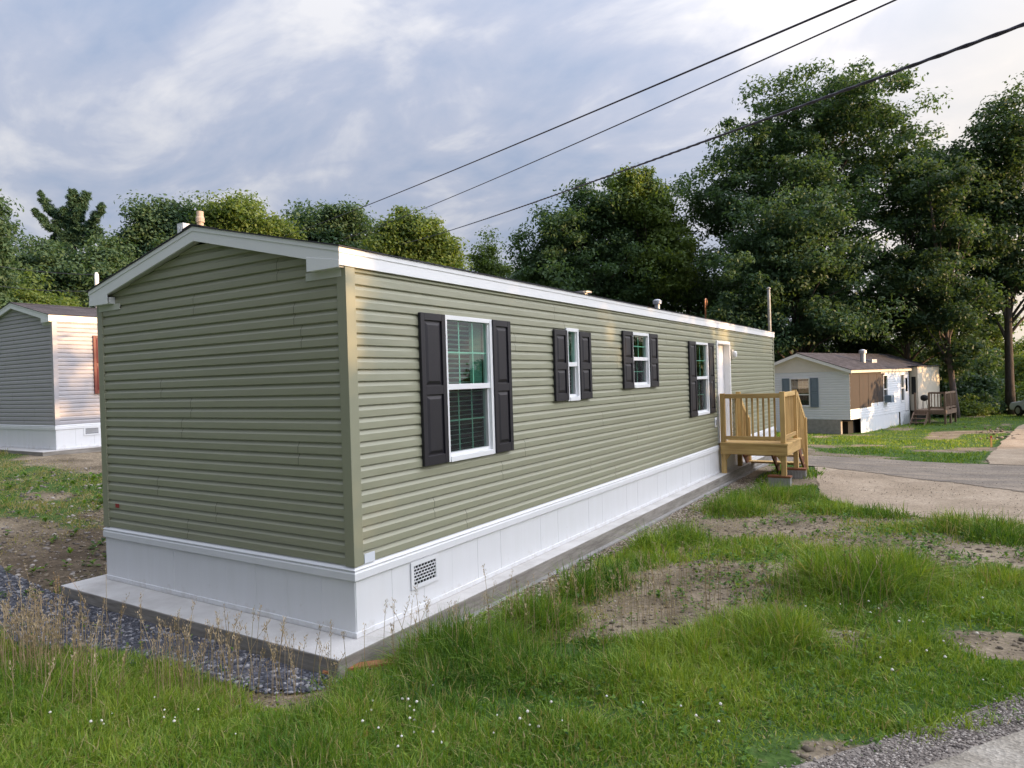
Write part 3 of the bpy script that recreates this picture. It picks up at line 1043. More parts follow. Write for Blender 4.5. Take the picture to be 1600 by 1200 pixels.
def panel_skirt(root, Wd, L, hs, mat, pro=0.02, vent=None):
    """panelled skirting with a stepped top cap and a bottom track"""
    top = MB()
    cap = [(0.0, hs), (pro + .012, hs - .030), (pro + .012, hs - .036), (pro + .004, hs - .042), (pro + .013, hs - .058), (pro + .013, hs - .112), (pro + .003, hs - .118), (-0.05, hs - .118), (-.05, hs)]
    # mitred cap round four walls
    def ring(poly):
        n = len(poly)
        cs = []
        for (sx, sy, bx, by) in ((1, -1, 0, 0), (1, 1, 0, L), (-1, 1, -Wd, L), (-1, -1, -Wd, 0)):
            cs.append([(bx + sx * p[0], by + sy * p[0], p[1]) for p in poly])
        for k in range(4):
            a, b = cs[k], cs[(k + 1) % 4]
            for i in range(n):
                j = (i + 1) % n
                top.quad(a[i], b[i], b[j], a[j])
    ring(cap)
    top.build('skirt_cap', mat, root)
    pn = MB()
    zt = hs - .116
    def panels(n, P, x0, x1, hole=None):
        u = x0
        k = 0
        while u < x1 - 0.01:
            v = min(u + 0.41, x1)
            o = 0.0006 * (k % 3)
            P(u + .0012, v - .0012, .035, zt, o)
            u = v
            k += 1
    pn_rows = []
    def PX(u0, u1, a, b, o):
        pn.box(-.012, pro - .004 + o, u0, u1, a, b)
    def PY(u0, u1, a, b, o):
        pn.box(u0, u1, -pro + .004 - o, .012, a, b)
    def PX2(u0, u1, a, b, o):
        pn.box(-Wd - pro + .004, -Wd + .012, u0, u1, a, b)
    def PY2(u0, u1, a, b, o):
        pn.box(u0, u1, L - .012, L + pro - .004, a, b)
    panels(0, PX, -pro + .01, L + pro - .01)
    panels(0, PY, -Wd - pro + .01, pro - .01)
    panels(0, PX2, -pro + .01, L + pro - .01)
    panels(0, PY2, -Wd - pro + .01, pro - .01)
    pn.build('skirt_panel', mat, root)
    tr = MB()
    p = pro + .004
    tr.box(-.02, p, -p, L + p, 0.001, .045)
    tr.box(-Wd - p, -Wd + .02, -p, L + p, 0.001, .045)
    tr.box(-Wd + .02, -.02, -p, .02, 0.001, .0448)
    tr.box(-Wd + .02, -.02, L - .02, L + p, 0.001, .0448)
    tr.build('skirt_track', mat, root, bevel=.003)
    bk = MB()
    bk.box(-.02, -.0125, 0.02, L - .02, .02, zt)
    bk.box(-Wd + .0125, -Wd + .02, .02, L - .02, .02, zt)
    bk.box(-Wd + .03, -.03, .0125, .02, .02, zt)
    bk.build('skirt_backing', M['grey_vinyl'], root)
    if vent:
        y0, y1, z0, z1 = vent
        v = MB()
        x = pro + .0005
        t = .035
        v.box(x, x + .010, y0 - t, y0, z0 - t, z1 + t)
        v.box(x, x + .010, y1, y1 + t, z0 - t, z1 + t)
        v.box(x, x + .0098, y0, y1, z1, z1 + t)
        v.box(x, x + .0098, y0, y1, z0 - t, z0)
        for i in range(1, 6):
            zz = z0 + (z1 - z0) * i / 6
            v.box(x + .0015, x + .007, y0, y1, zz - .0035, zz + .0035)
        for i in range(6):
            for k in range(7):
                yy = y0 + (y1 - y0) * (k + (0.5 if i % 2 else 1.0)) / 7.3
                if yy < y1 - .003:
                    v.box(x + .0015, x + .0065, yy - .0022, yy + .0022, z0 + (z1 - z0) * i / 6 + .0036, z0 + (z1 - z0) * (i + 1) / 6 - .0036)
        vo = v.build('skirt_vent', mat, root)
        MB().quad((x + .001, y0, z0), (x + .001, y1, z0), (x + .001, y1, z1), (x + .001, y0, z1)).build('vent_opening', M['dark'], vo)


def home(root, Wd, L, hs, ht, zf1, zf2, zr, go, eo, mats, holes, seed=1, e=0.0960):
    sl = (zr - zf2) / (Wd / 2 + eo)
    dh = (zf2 - zf1) * .9
    def gab(z):
        zt = ht - .01
        if z <= zt:
            return (-Wd, 0.0)
        k = (z - (zf2 - dh)) / sl if z > zf2 - dh else 0
        k = max(0.0, min(k - eo, Wd / 2 - .002))
        return (-Wd + k, -k)
    a = MB()
    clad(a, lambda u, z, n: (n, u, z), hs - .002, ht, e, lambda z: (0.0, L), holes, True, seed)
    a.build('long_wall', mats['wall'], root)
    b = MB()
    clad(b, lambda u, z, n: (u, -n, z), hs - .002, zr - dh - .02, e, gab, [], True, seed + 1)
    b.build('end_wall', mats['wall'], root)
    c = MB()
    c.quad((-Wd, 0, hs), (-Wd, L, hs), (-Wd, L, ht), (-Wd, 0, ht))
    c.add([(-Wd, L, hs), (0, L, hs), (0, L, ht), (-Wd / 2, L, zr - dh), (-Wd, L, ht)], [(0, 1, 2, 3, 4)])
    c.build('back_wall', mats['wall'], root)
    d = MB()                       # sheathing behind the laps, seen only in the joints
    hh = sorted(holes)
    pos = 0.02
    for h in hh:
        d.quad((-.008, pos, hs), (-.008, h[0], hs), (-.008, h[0], ht), (-.008, pos, ht))
        d.quad((-.008, h[0], hs), (-.008, h[1], hs), (-.008, h[1], h[2]), (-.008, h[0], h[2]))
        d.quad((-.008, h[0], h[3]), (-.008, h[1], h[3]), (-.008, h[1], ht), (-.008, h[0], ht))
        pos = h[1]
    d.quad((-.008, pos, hs), (-.008, L - .02, hs), (-.008, L - .02, ht), (-.008, pos, ht))
    d.add([(-.02, .008, hs), (-.02, .008, ht), (-Wd / 2, .008, zr - dh - .03), (-Wd + .02, .008, ht), (-Wd + .02, .008, hs)], [(0, 1, 2, 3, 4)])
    d.build('sheathing', M['sage_dark'], root)
    # corner posts: an L of two 75 mm faces
    for (sx, sy, bx, by) in ((1, -1, 0, 0), (-1, -1, -Wd, 0), (1, 1, 0, L), (-1, 1, -Wd, L)):
        p = MB()
        o, wd = .026, .075
        pts = [(bx + sx * o, by + sy * o), (bx + sx * o, by - sy * wd), (bx + sx * .002, by - sy * wd), (bx + sx * .002, by + sy * .002), (bx - sx * wd, by + sy * .002), (bx - sx * wd, by + sy * o)]
        p.prism(pts, 2, hs - .006, ht - .006)
        p.build('corner_post', mats['post'], root, bevel=.003)
    trim_set(root, Wd, L, ht, zf1, zf2, zr, go, eo, mats['trim'], mats['soffit'])
    roof_pair(root, Wd, L, zr, zf2, go, eo, mats['roof'])


# ------------------------------------------------------------------ green home
Wd, L = 3.633, 15.33
HS, HT = 0.564, 2.904
ZF1, ZF2, ZR = 2.900, 3.042, 3.459
GO, EO = 0.094, 0.033
WIN = [  # y0, y1, z0, z1, zrail, shutters, cols, rows
    (1.185, 1.970, 1.235, 2.600, 1.930, (0.830, 1.183, 1.972, 2.300, 1.240, 2.598), 3, 2, (0.70, 1.0)),
    (3.592, 3.920, 1.700, 2.595, 2.150, (3.262, 3.590, 3.925, 4.240, 1.712, 2.562), 1, 1, (0.0, 1.0)),
    (5.650, 6.322, 1.805, 2.632, 2.240, (5.290, 5.648, 6.326, 6.670, 1.806, 2.636), 2, 2, None),
    (8.620, 9.412, 1.222, 2.578, 1.915, (8.240, 8.617, 9.430, 9.755, 1.222, 2.582), 2, 2, None)]
DOOR = (10.06, 10.93, 0.60, 2.59)
gh = tag(empty('mobile_home', (0, 0, 0)), 'sage green mobile home with black shutters and white skirting on a concrete slab', 'mobile home')
holes = [(w[0] + .01, w[1] - .01, w[2] + .01, w[3] - .01) for w in WIN] + [(DOOR[0] - .03, DOOR[1] + .03, DOOR[2] - .04, DOOR[3] + .03)]
home(gh, Wd, L, HS, HT, ZF1, ZF2, ZR, GO, EO, {'wall': M['sage'], 'post': M['sage_trim'], 'trim': M['white_trim'], 'soffit': M['soffit'], 'roof': M['roof']}, holes, 3)
panel_skirt(gh, Wd, L, HS, M['skirt'], 0.02, (0.665, 0.965, 0.235, 0.40))
for i, w in enumerate(WIN):
    hung_window(gh, w[0], w[1], w[2], w[3], w[4], w[6], w[7], blinds=(i in (0, 1)), curtain=w[8], grille=w[6] > 1)
    s = w[5]
    shutter(gh, s[0], s[1], s[4], s[5], M['shutter'])
    shutter(gh, s[2], s[3], s[4], s[5], M['shutter'])
# door
y0, y1, z0, z1 = DOOR
dm = MB()
dm.box(-.16, .040, y0 - .06, y0, z0, z1 + .06)
dm.box(-.16, .040, y1, y1 + .06, z0, z1 + .06)
dm.box(-.16, .0395, y0, y1, z1, z1 + .06)
dm.box(-.16, .050, y0, y1, z0 - .02, z0 + .02)
dm.build('door_frame', M['white_trim'], gh, bevel=.004)
dl = MB()
dl.box(-.135, -.095, y0 + .002, y1 - .002, z0 + .022, z1 - .004)
for a, b, c, d in ((y0 + .12, y0 + .40, z0 + .2, z0 + .85), (y0 + .47, y1 - .12, z0 + .2, z0 + .85), (y0 + .12, y0 + .40, z0 + 1.0, z1 - .2), (y0 + .47, y1 - .12, z0 + 1.0, z1 - .2)):
    dl.box(-.0948, -.088, a, b, c, d)
dl = dl.build('door', M['white_trim'], gh, bevel=.004)
MB().lathe([(.001, 0), (.028, 0), (.028, .01), (.012, .015), (.012, .04), (.028, .05), (.026, .07), (.001, .074)], (-.095, y0 + .08, z0 + .95), 16, 0).build('door_handle', M['metal'], dl, smooth=True)
MB().box(-.0945, -.085, y0 + .10, y0 + .16, z0 + 1.72, z0 + 1.86).build('door_plate', M['grille'], dl)
# porch light, outlet, corner tag, vent stacks
wl = MB().box(.0212, .040, 11.10, 11.30, 2.29, 2.49).build('wall_plate', M['tan'], gh, bevel=.004)
lamp = MB()
lamp.lathe([(.03, 0), (.045, .02), (.05, .09), (.035, .13), (.02, .14)], (.075, 11.2, 2.32), 14)
lamp.build('porch_light', M['white_trim'], wl, smooth=True)
ob = MB().box(.0212, .028, 9.76, 9.92, .93, 1.12).build('outlet_plate', M['white_trim'], gh, bevel=.003)
MB().box(.0242, .052, 9.80, 9.88, .97, 1.08).build('outlet_cover', M['metal'], ob, bevel=.006)
MB().box(-3.42, -3.35, -.0235, -.0215, .775, .815).build('red_tag', M['red'], gh)
MB().box(.0215, .026, .085, .20, HS - .002, HS + .075).build('data_plate', M['white'], gh)
# roof fittings
sl_ = (ZR - ZF2) / (Wd / 2 + EO)
def roof_z(x):
    return ZR + .012 - sl_ * abs(x + Wd / 2)
ch = MB().lathe([(.032, -.1), (.032, .36), (.042, .36), (.042, .40), (.034, .42), (.034, .47), (.001, .475)], (-2.47, .42, roof_z(-2.47)), 14).build('flue_pipe', M['brickpipe'], gh, smooth=False)
vb = MB().box(-2.62, -2.52, .26, .40, roof_z(-2.57) - .08, roof_z(-2.57) + .36)
for k in range(2):
    vb.box(-2.605 + k * .04, -2.58 + k * .04, .2555, .2598, roof_z(-2.57) + .12, roof_z(-2.57) + .33)
vb.build('roof_vent_box', M['white_trim'], gh, bevel=.004)
for (yy, xx, rr_, hh_) in ((6.15, -1.0, .15, .08), (9.25, -.9, .085, .22)):
    MB().lathe([(rr_ * .6, -.05), (rr_ * .6, hh_ * .6), (rr_, hh_ * .6), (rr_ * 1.02, hh_ * .9), (rr_ * .6, hh_), (.001, hh_ + .01)], (xx, yy, roof_z(xx)), 18).build('roof_vent', M['metal'], gh, smooth=False)
pts = [(-.95, 12.6, roof_z(-.95) - .05), (-.95, 12.6, roof_z(-.95) + .44)]
for k in range(1, 8):
    a = PI * k / 7
    pts.append((-.95 + .0, 12.6 + .07 - .07 * math.cos(a), roof_z(-.95) + .44 + .07 * math.sin(a)))
pts.append((-.95, 12.74, roof_z(-.95) + .36))
MB().tube(pts, .019, 8).build('vent_pipe', M['copper'], gh, smooth=True)

sl1 = MB()
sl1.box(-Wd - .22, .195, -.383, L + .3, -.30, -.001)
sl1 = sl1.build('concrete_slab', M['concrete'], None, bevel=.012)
tag(sl1, 'pale concrete slab under the sage green home with its edge showing', 'slab')
ft = MB().box(-Wd - .30, .245, -.45, L + .38, -.40, -.158).build('slab_footing', M['block'], sl1, bevel=.01)

# orange board lying by the slab corner
bd = MB()
a_, b_ = hit(505, 1056), hit(640, 1040)
bd.beam((a_[0], a_[1], tz(a_[0], a_[1]) + .03), (b_[0], b_[1], tz(b_[0], b_[1]) + .035), .09, .022)
tag(bd.build('wooden_board', M['orange_board'], None, bevel=.003), 'orange brown board lying on the ground by the near corner of the slab', 'board')

# ------------------------------------------------------------------ porch deck
dk = tag(empty('porch_deck', (0.70, 10.6, 0)), 'new yellow lumber porch with railings and steps at the green home door', 'deck')
def DK(mb, name, mat, bevel=.004):
    mb.T = None
    o = mb.build(name, mat, dk, bevel=bevel)
    o.location = (-0.70, -10.6, 0)
    return o
DX0, DX1, DY0, DY1, DZ = .07, 1.33, 9.93, 11.32, .615
for i in range(9):                 # deck boards across the porch
    a = DY0 - .02 + (DY1 - DY0 + .03) * i / 9
    b = DY0 - .02 + (DY1 - DY0 + .03) * (i + 1) / 9
    DK(MB().box(DX0, DX1 + .015, a + .004, b - .004, DZ - .032, DZ), 'deck_board', M['lumber'])
DK(MB().box(DX0, DX1, DY0, DY0 + .038, DZ - .225, DZ - .034), 'rim_joist', M['lumber'])
DK(MB().box(DX0, DX1, DY1 - .038, DY1, DZ - .225, DZ - .034), 'rim_joist', M['lumber'])
DK(MB().box(DX1 - .038, DX1 - .0005, DY0 + .039, DY1 - .039, DZ - .225, DZ - .034), 'rim_joist', M['lumber_y'])
DK(MB().box(DX0, DX0 + .038, DY0 + .039, DY1 - .039, DZ - .225, DZ - .034), 'rim_joist', M['lumber_y'])
ps = .089
RT = 1.585
posts = [(DX0 + .0, DY0 + .04, 0.0, RT), (DX1 - ps - .04, DY0 + .04, .0, RT + .02), (DX1 - ps - .04, DY1 - ps - .04, .0, RT + .02), (DX0 + .0, DY1 - ps - .04, 0.0, RT)]
for (px, py, pz, pt) in posts:
    DK(MB().box(px, px + ps, py, py + ps, DZ + .001, pt), 'rail_post', M['lumber_z'])
    DK(MB().box(px, px + ps, py, py + ps, pz, DZ - .226), 'leg', M['lumber_z'])
for (px, py, s) in ((DX0 + ps + .001, DY0 + .06, 1), (DX1 - ps - .041, DY0 + .06, -1)):
    DK(MB().prism([(px, DZ - .227), (px + s * .10, DZ - .227), (px, DZ - .36)], 1, py, py + .038), 'brace', M['lumber_z'])
def rail(p, q, n, drop=0.0, horizontal=True):
    p, q = Vector(p), Vector(q)
    DK(MB().beam(p + Vector((0, 0, -.045)), q + Vector((0, 0, -.045)), .038, .089), 'top_rail', M['lumber'] if abs(q.x - p.x) > .3 else M['lumber_y'])
    lo = Vector((0, 0, -RT + DZ + .10))
    DK(MB().beam(p + lo, q + lo, .038, .075), 'bottom_rail', M['lumber'] if abs(q.x - p.x) > .3 else M['lumber_y'])
    d = (q - p)
    side = Vector((0, 0, 1)).cross(d).normalized() * .038
    for i in range(n):
        c = p + d * ((i + 1) / (n + 1)) + side
        DK(MB().box(c.x - .017, c.x + .017, c.y - .017, c.y + .017, c.z - RT + DZ + .055, c.z - .01), 'baluster', M['lumber_z'], .002)
rail((DX0 + ps, DY0 + .07, RT - .01), (DX1 - ps - .04, DY0 + .07, RT - .01), 9)
rail((DX1 - .075, DY0 + .04 + ps, RT + .005), (DX1 - .075, DY1 - ps - .04, RT + .005), 11)
# steps down the far side with sloping rails
SZ = [.415, .215, .02]
for i in range(3):
    ya = DY1 + .02 + .27 * i
    DK(MB().box(DX0 + .05, DX1 - .05, ya, ya + .28, SZ[i] - .036, SZ[i]), 'stair_tread', M['lumber'])
for xx in (DX0 + .03, (DX0 + DX1) / 2, DX1 - .075):
    st = MB()
    out = [(DY1 + .002, DZ - .04), (DY1 + .002, DZ - .30), (DY1 + .72, -.20), (DY1 + .86, -.20)]
    up = []
    for i in range(2, -1, -1):
        ya = DY1 + .02 + .27 * i
        up += [(ya + .26, SZ[i] - .038), (ya + .01, SZ[i] - .038)]
    st.prism(out + up, 0, xx, xx + .038)
    DK(st, 'stair_stringer', M['stained'], .002)
for xx in (DX0 + .02, DX1 - .055):
    p0, p1 = (xx, DY1 - .02, RT - .05), (xx, DY1 + .80, RT - .62)
    DK(MB().beam(p0, p1, .04, .09), 'stair_rail', M['lumber_y'])
    DK(MB().box(xx - .03, xx + .055, DY1 + .72, DY1 + .80, -.2, RT - .60), 'rail_post', M['lumber_z'])
    for k in range(5):
        yy = DY1 + .08 + .125 * k
        zz = RT - .05 - (yy - DY1 + .02) * .57 / .82
        DK(MB().box(xx - .017, xx + .017, yy - .017, yy + .017, zz - .86, zz), 'baluster', M['lumber_z'], .002)

def conc_block(x, y, z, rz, label):
    e_ = tag(empty('concrete_block', (x, y, z), rz), label, 'concrete block', 'concrete blocks under the porch legs')
    b = MB()
    b.box(-.20, .20, -.095, -.055, 0, .19)
    b.box(-.20, .20, .055, .095, 0, .19)
    for xx in (-.20, -.018, .164):
        b.box(xx + .0003, xx + .0357, -.0549, .0549, 0.0002, .1898)
    for k in range(7):             # flutes on the face
        b.box(-.18 + k * .055, -.155 + k * .055, -.102, -.0951, .02, .17)
    b.build('block_body', M['block'], e_, bevel=.004)
    MB().box(-.21, .21, -.10, .10, .1905, .228).build('cap_board', M['stained'], e_, bevel=.003)
zb = -.228
conc_block(DX1 - .17, DY0 + .10, zb, 0, 'grey concrete block with brown cap board under the near porch leg')
conc_block(DX1 - .10, DY1 - .09, zb, R(4), 'grey concrete block with brown cap board under the rear porch leg')

# ------------------------------------------------------------------ grey home on the left
LO = dep(88.8, 703, 15.6)
lh = tag(empty('mobile_home', tuple(LO)), 'grey mobile home with red shutter and white skirting behind on the left', 'mobile home')
lw = (1.17, 1.97, 1.24, 2.605, 1.93)
home(lh, Wd, L, HS, HT, ZF1, ZF2, ZR, GO, EO, {'wall': M['grey_vinyl'], 'post': M['grey_vinyl'], 'trim': M['white_trim'], 'soffit': M['soffit'], 'roof': M['roof']}, [(lw[0] + .01, lw[1] - .01, lw[2] + .01, lw[3] - .01)], 11)
panel_skirt(lh, Wd, L, HS, M['skirt'], 0.02, (0.61, 0.90, 0.31, 0.435))
hung_window(lh, *lw, 3, 2, blinds=False)
shutter(lh, .84, 1.168, 1.24, 2.61, M['red_shutter'])
shutter(lh, 1.972, 2.30, 1.24, 2.61, M['red_shutter'])
mz = ZR - sl_ * abs(-2.69 + Wd / 2)
MB().tube([(-2.69, 2.35, mz - .1), (-2.69, 2.35, 4.50), (-2.69, 2.35, 4.56)], [.055, .055, .03], 10).build('service_mast', M['white_trim'], lh, smooth=True)
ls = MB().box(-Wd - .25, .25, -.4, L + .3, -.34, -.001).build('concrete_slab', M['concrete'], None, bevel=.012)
ls.location = tuple(LO)
tag(ls, 'concrete slab under the grey home with red shutter', 'slab')

# ------------------------------------------------------------------ white home beyond the porch
WA = R(-13.5)
WO = np.array([-0.1106, 32.5927, -0.4022])
wh = tag(empty('mobile_home', tuple(WO), WA), 'old white mobile home with brown bare wall patch and broken skirting beyond the lane', 'mobile home')
W2, L2, E2, Z2 = 4.86, 13.25, 2.34, 3.27
def whp(mb, name, mat, parent=None, bevel=0.0):
    return mb.build(name, mat, parent or wh, bevel=bevel)
wholes = [(4.62, 5.26, .64, 2.05), (7.42, 7.98, .56, 2.05), (8.10, 8.72, 0.0, 2.08)]
a = MB()
clad(a, lambda u, z, n: (n, u, z), 0.0, E2, .12, lambda z: (0.0, 8.85), wholes, False, 4, out=.010)
whp(a, 'long_wall', M['white'])
b = MB()
clad(b, lambda u, z, n: (u, -n, z), 0.0, E2, .12, lambda z: (-W2, 0.0), [(-2.86, -1.90, .63, 2.02)], False, 5, out=.010)
whp(b, 'end_wall', M['white'])
g = MB().prism([(-W2, E2 + .002), (0, E2 + .002), (-W2 / 2, Z2 - .02)], 1, -.004, .02)
g.box(-W2, 0, -.02, -.0045, E2 - .005, E2 + .04)
whp(g, 'gable_panel', M['gable'])
bk = MB()
bk.quad((-W2, 0, -.5), (-W2, L2, -.5), (-W2, L2, E2), (-W2, 0, E2))
bk.add([(-W2, L2, -.5), (0, L2, -.5), (0, L2, E2), (-W2 / 2, L2, Z2), (-W2, L2, E2)], [(0, 1, 2, 3, 4)])
whp(bk, 'back_wall', M['white'])
inn = MB().box(-W2 + .05, -.35, .45, L2 - .05, -.02, E2 - .02)
whp(inn, 'room_recess', M['dark'])
# brown sheathing where the siding is off, stepped lower edge
pl = MB()
pl.prism([(.02, .50), (2.78, .50), (2.78, .68), (4.86, .68), (4.86, 2.16), (4.3, 2.16), (4.3, 2.24), (.02, 2.24)], 0, .0105, .022)
for k in range(1, 4):
    pl.box(.0222, .030, 1.22 * k - .01, 1.22 * k + .01, .52, 2.15)
whp(pl, 'bare_wall_patch', M['ply'])
# roof, fascia, rake
roof_pair(wh, W2, L2, Z2 + .02, E2 + .03, .18, .16, M['roof_brown'], .03)
fs = MB().box(.14, .165, -.16, 8.9, E2 - .10, E2 + .028)
fs.box(.002, .139, -.0, 8.85, E2 - .012, E2 - .002)
whp(fs, 'eave_fascia', M['tan'])
rk = MB().prism([(.16, E2 - .12), (.16, E2 + .028), (-W2 / 2, Z2 + .018), (-W2 - .16, E2 + .028), (-W2 - .16, E2 - .12), (-W2 / 2, Z2 - .14)], 1, -.19, -.165)
whp(rk, 'rake_board', M['white_trim'])
sf = MB()
for s in (1, -1):
    xe = .14 if s > 0 else -W2 - .14
    sf.prism([(xe, E2 - .02), (-W2 / 2, Z2 - .035), (-W2 / 2, Z2 - .02), (xe, E2 - .005)], 1, -.164, -.006)
whp(sf, 'rake_soffit', M['white_trim'])
# windows
hung_window(wh, 4.60, 5.28, .62, 2.07, 1.32, 1, 1, blinds=False, x=.0, glassm='pane_far', grille=False)
hung_window(wh, 7.40, 8.00, .54, 2.07, 1.30, 1, 1, blinds=False, x=.0, glassm='pane_far', grille=False)
ew = empty('end_window', (0, 0, 0), R(-90))
ew.parent = wh
hung_window(ew, -2.88, -1.88, .61, 2.04, 1.22, 3, 2, blinds=False, glassm='pane_far')
shutter(ew, -3.28, -2.90, .60, 2.05, M['blue_shutter'])
shutter(ew, -1.86, -1.46, .60, 2.05, M['blue_shutter'])
whp(MB().box(.02, .36, 4.72, 5.20, .62, 1.0), 'air_conditioner', M['blue_shutter'], bevel=.02)
dd = whp(MB().box(-.04, .012, 8.12, 8.70, .02, 2.06), 'door', M['white_trim'], bevel=.006)
MB().box(.0122, .018, 8.24, 8.58, 1.1, 1.85).build('door_pane', M['pane_far'], dd)
# entry bump-out, flat front of plain panel
bo = MB().box(.0, .42, 9.0, L2, -.02, E2 + .12)
whp(bo, 'entry_addition', M['tan'], bevel=.01)
whp(MB().box(-.6, .50, 8.92, L2 + .08, E2 + .121, E2 + .17), 'addition_roof', M['roof_brown'])
whp(MB().box(.10, .32, 8.988, 8.9995, .9, 1.9), 'addition_window', M['dark'])
# skirting: sound panels, a missing bay, grey block on the end
sk = MB()
u = 1.32
while u < 8.9:
    sk.box(-.02, .012, u + .003, min(u + .4, 8.9) - .003, -.9, -.005)
    u += .4
sk.box(-W2 - .012, -W2 + .02, 0, L2, -.9, -.005)
whp(sk, 'skirt_panel', M['white'])
whp(MB().box(-2.05, -.45, -.01, .20, -.95, -.008), 'block_pier', M['block'], bevel=.01)
whp(MB().box(-W2, -3.35, -.01, .02, -.9, -.005), 'end_skirt', M['white'])
whp(MB().box(-3.2, -2.12, -.012, .03, -.9, -.005), 'end_skirt', M['white'])
whp(MB().box(.0, .06, 7.0, 7.07, -.85, .0), 'leaning_strip', M['dark'])
whp(MB().box(-W2 + .1, -.3, .5, L2 - .1, -1.0, -.12), 'floor_frame', M['dark'])
whp(MB().lathe([(.13, -.3), (.13, .45), (.19, .45), (.19, .60), (.10, .66), (.001, .67)], (-.95, 4.6, 2.80), 14), 'chimney', M['metal'])
whp(MB().box(-1.5, -.8, 5.6, 6.3, 2.55, 2.93), 'roof_vent', M['metal'], bevel=.02)

def wpt(x, y, z):
    c, s = math.cos(WA), math.sin(WA)
    return (WO[0] + c * x - s * y, WO[1] + s * x + c * y, WO[2] + z)
wd_ = tag(empty('porch_deck', wpt(1.1, 8.6, -.75), WA), 'weathered brown wooden porch with steps on the white home', 'deck')
def WD(mb, name, mat='old_wood'):
    mb.T = Matrix.Translation((-1.1, -8.6, .75))
    vs = mb.v
    mb.v = [(p[0] - 1.1, p[1] - 8.6, p[2] + .75) for p in vs]
    mb.T = None
    return mb.build(name, M[mat], wd_)
WD(MB().box(.45, 2.0, 8.05, 10.2, .02, .07), 'deck_board')
WD(MB().box(.45, 2.0, 8.05, 8.09, -.16, .018), 'rim_joist')
WD(MB().box(1.96, 2.0, 8.10, 10.2, -.16, .018), 'rim_joist')
for (xx, yy) in ((.47, 8.06), (1.90, 8.06), (1.90, 10.1), (1.15, 8.06), (1.90, 9.1)):
    WD(MB().box(xx, xx + .09, yy, yy + .09, -.95, 1.02), 'rail_post')
for (p, q) in (((1.2, 8.1, 1.0), (1.95, 8.1, 1.0)), ((1.95, 8.1, 1.0), (1.95, 10.15, 1.0)), ((1.2, 8.1, .2), (1.95, 8.1, .2)), ((1.95, 8.1, .2), (1.95, 10.15, .2))):
    WD(MB().beam(p, q, .05, .10), 'rail')
for k in range(4):
    WD(MB().box(1.30 + k * .15, 1.34 + k * .15, 8.07, 8.11, .15, .98), 'baluster')
for k in range(10):
    WD(MB().box(1.93, 1.97, 8.3 + k * .18, 8.34 + k * .18, .15, .98), 'baluster')
for k in range(3):
    WD(MB().box(.5, 1.15, 7.78 - .26 * k, 8.04 - .26 * k, -.20 - .2 * k, -.155 - .2 * k), 'stair_tread')
for xx in (.46, 1.16):
    WD(MB().beam((xx, 8.05, -.10), (xx, 7.2, -.85), .04, .2), 'stair_stringer')
gp = wpt(.75, 8.9, .07)
gl = tag(empty('patio_grill', gp, WA), 'small dark grill standing on the weathered porch of the white home', 'grill')
MB().lathe([(.03, .45), (.17, .52), (.20, .62), (.18, .74), (.05, .80)], (0, 0, 0), 12).build('grill_bowl', M['dark'], gl, smooth=True)
for k in range(3):
    a = 2 * PI * k / 3
    MB().tube([(.17 * math.cos(a), .17 * math.sin(a), 0), (.09 * math.cos(a), .09 * math.sin(a), .55)], .012, 6).build('leg', M['dark'], gl)

# ------------------------------------------------------------------ ground
def cover(x, y):
    """how much the turf covers the soil, 0..1"""
    n = fbm(x, y, 0.55, 4)
    c = np.clip((n - 0.34) * 3.6, 0, 1) * 0.84 + 0.16
    c = np.where((y < 1.2), np.clip(c + .22, 0, 1), c)
    tract = bump2(x, y, 1.7, 4.4, 1.6, 4.4, -.1)
    c = c * (1 - .85 * tract * np.clip(1.9 - 2.4 * fbm(x + 9, y, .9, 3), 0, 1))
    # bare patches, tuned on the ground
    for (cx_, cy_, rx, ry, ro, k) in BARE:
        c = c * (1 - np.clip(k * bump2(x, y, cx_, cy_, rx, ry, ro) * (0.6 + 0.8 * fbm(x, y, 1.6, 3)), 0, 1))
    # strip along the slab
    c = np.where((x > .2) & (x < .44 + .45 * vnoise(x * 0, y, .9)) & (y > -.3) & (y < 13), c * .15, c)
    c = np.where((x > -Wd - .25) & (x < .22) & (y > -.4) & (y < L + .3), 0, c)
    # gravel in front of the slab
    gb = (x > -6) & (x < .15) & (y > np.interp(x, GBX, GBY) + .3 * (vnoise(x, y * 0, 1.3) - .4)) & (y < -.38)
    c = np.where(gb, c * .05, c)
    # left bank is dirt below, thin turf above
    lb = (x < -4.0) & (y > -1.6) & (x > -9.6)
    c = np.where(lb, c * np.clip((-x - 6.4) / 3.0 + (fbm(x, y, 1.3, 3) - .46) * 1.6, 0.0, .7), c)
    c = np.where((x <= -9.6) & (x > -14), c * .62, c)
    return c


def gh_(u, v):
    p = hit(u, v)
    return p[0], p[1]


BARE = []
_g = sorted([gh_(-60, 985), gh_(60, 1010), gh_(180, 1040), gh_(320, 1070), gh_(440, 1088), gh_(540, 1085)])
GBX, GBY = [p[0] for p in _g], [p[1] for p in _g]
for (u, v, rx, ry, ro, k) in ((1140, 905, .95, .55, .3, 2.4), (1050, 930, .6, .40, .5, 2.0), (1190, 820, .85, .65, .5, 2.2), (960, 975, .6, .32, .5, 1.5), (1480, 850, 1.0, .6, .2, 1.6), (1290, 1005, .38, .24, .3, 1.6),
                              (485, 1100, .42, .22, .4, 2.0), (820, 990, .35, .22, .6, 1.2), (1550, 885, .6, .4, 0, 1.3), (720, 940, .4, .9, -.2, .9), (1590, 1010, .35, .25, .3, 2.0), (640, 1000, .3, .12, .3, .8), (1090, 845, .55, .4, .2, 1.6), (1310, 1175, .3, .2, .5, 1.0)):
    x_, y_ = gh_(u, v)
    BARE.append((x_, y_, rx, ry, ro, k))


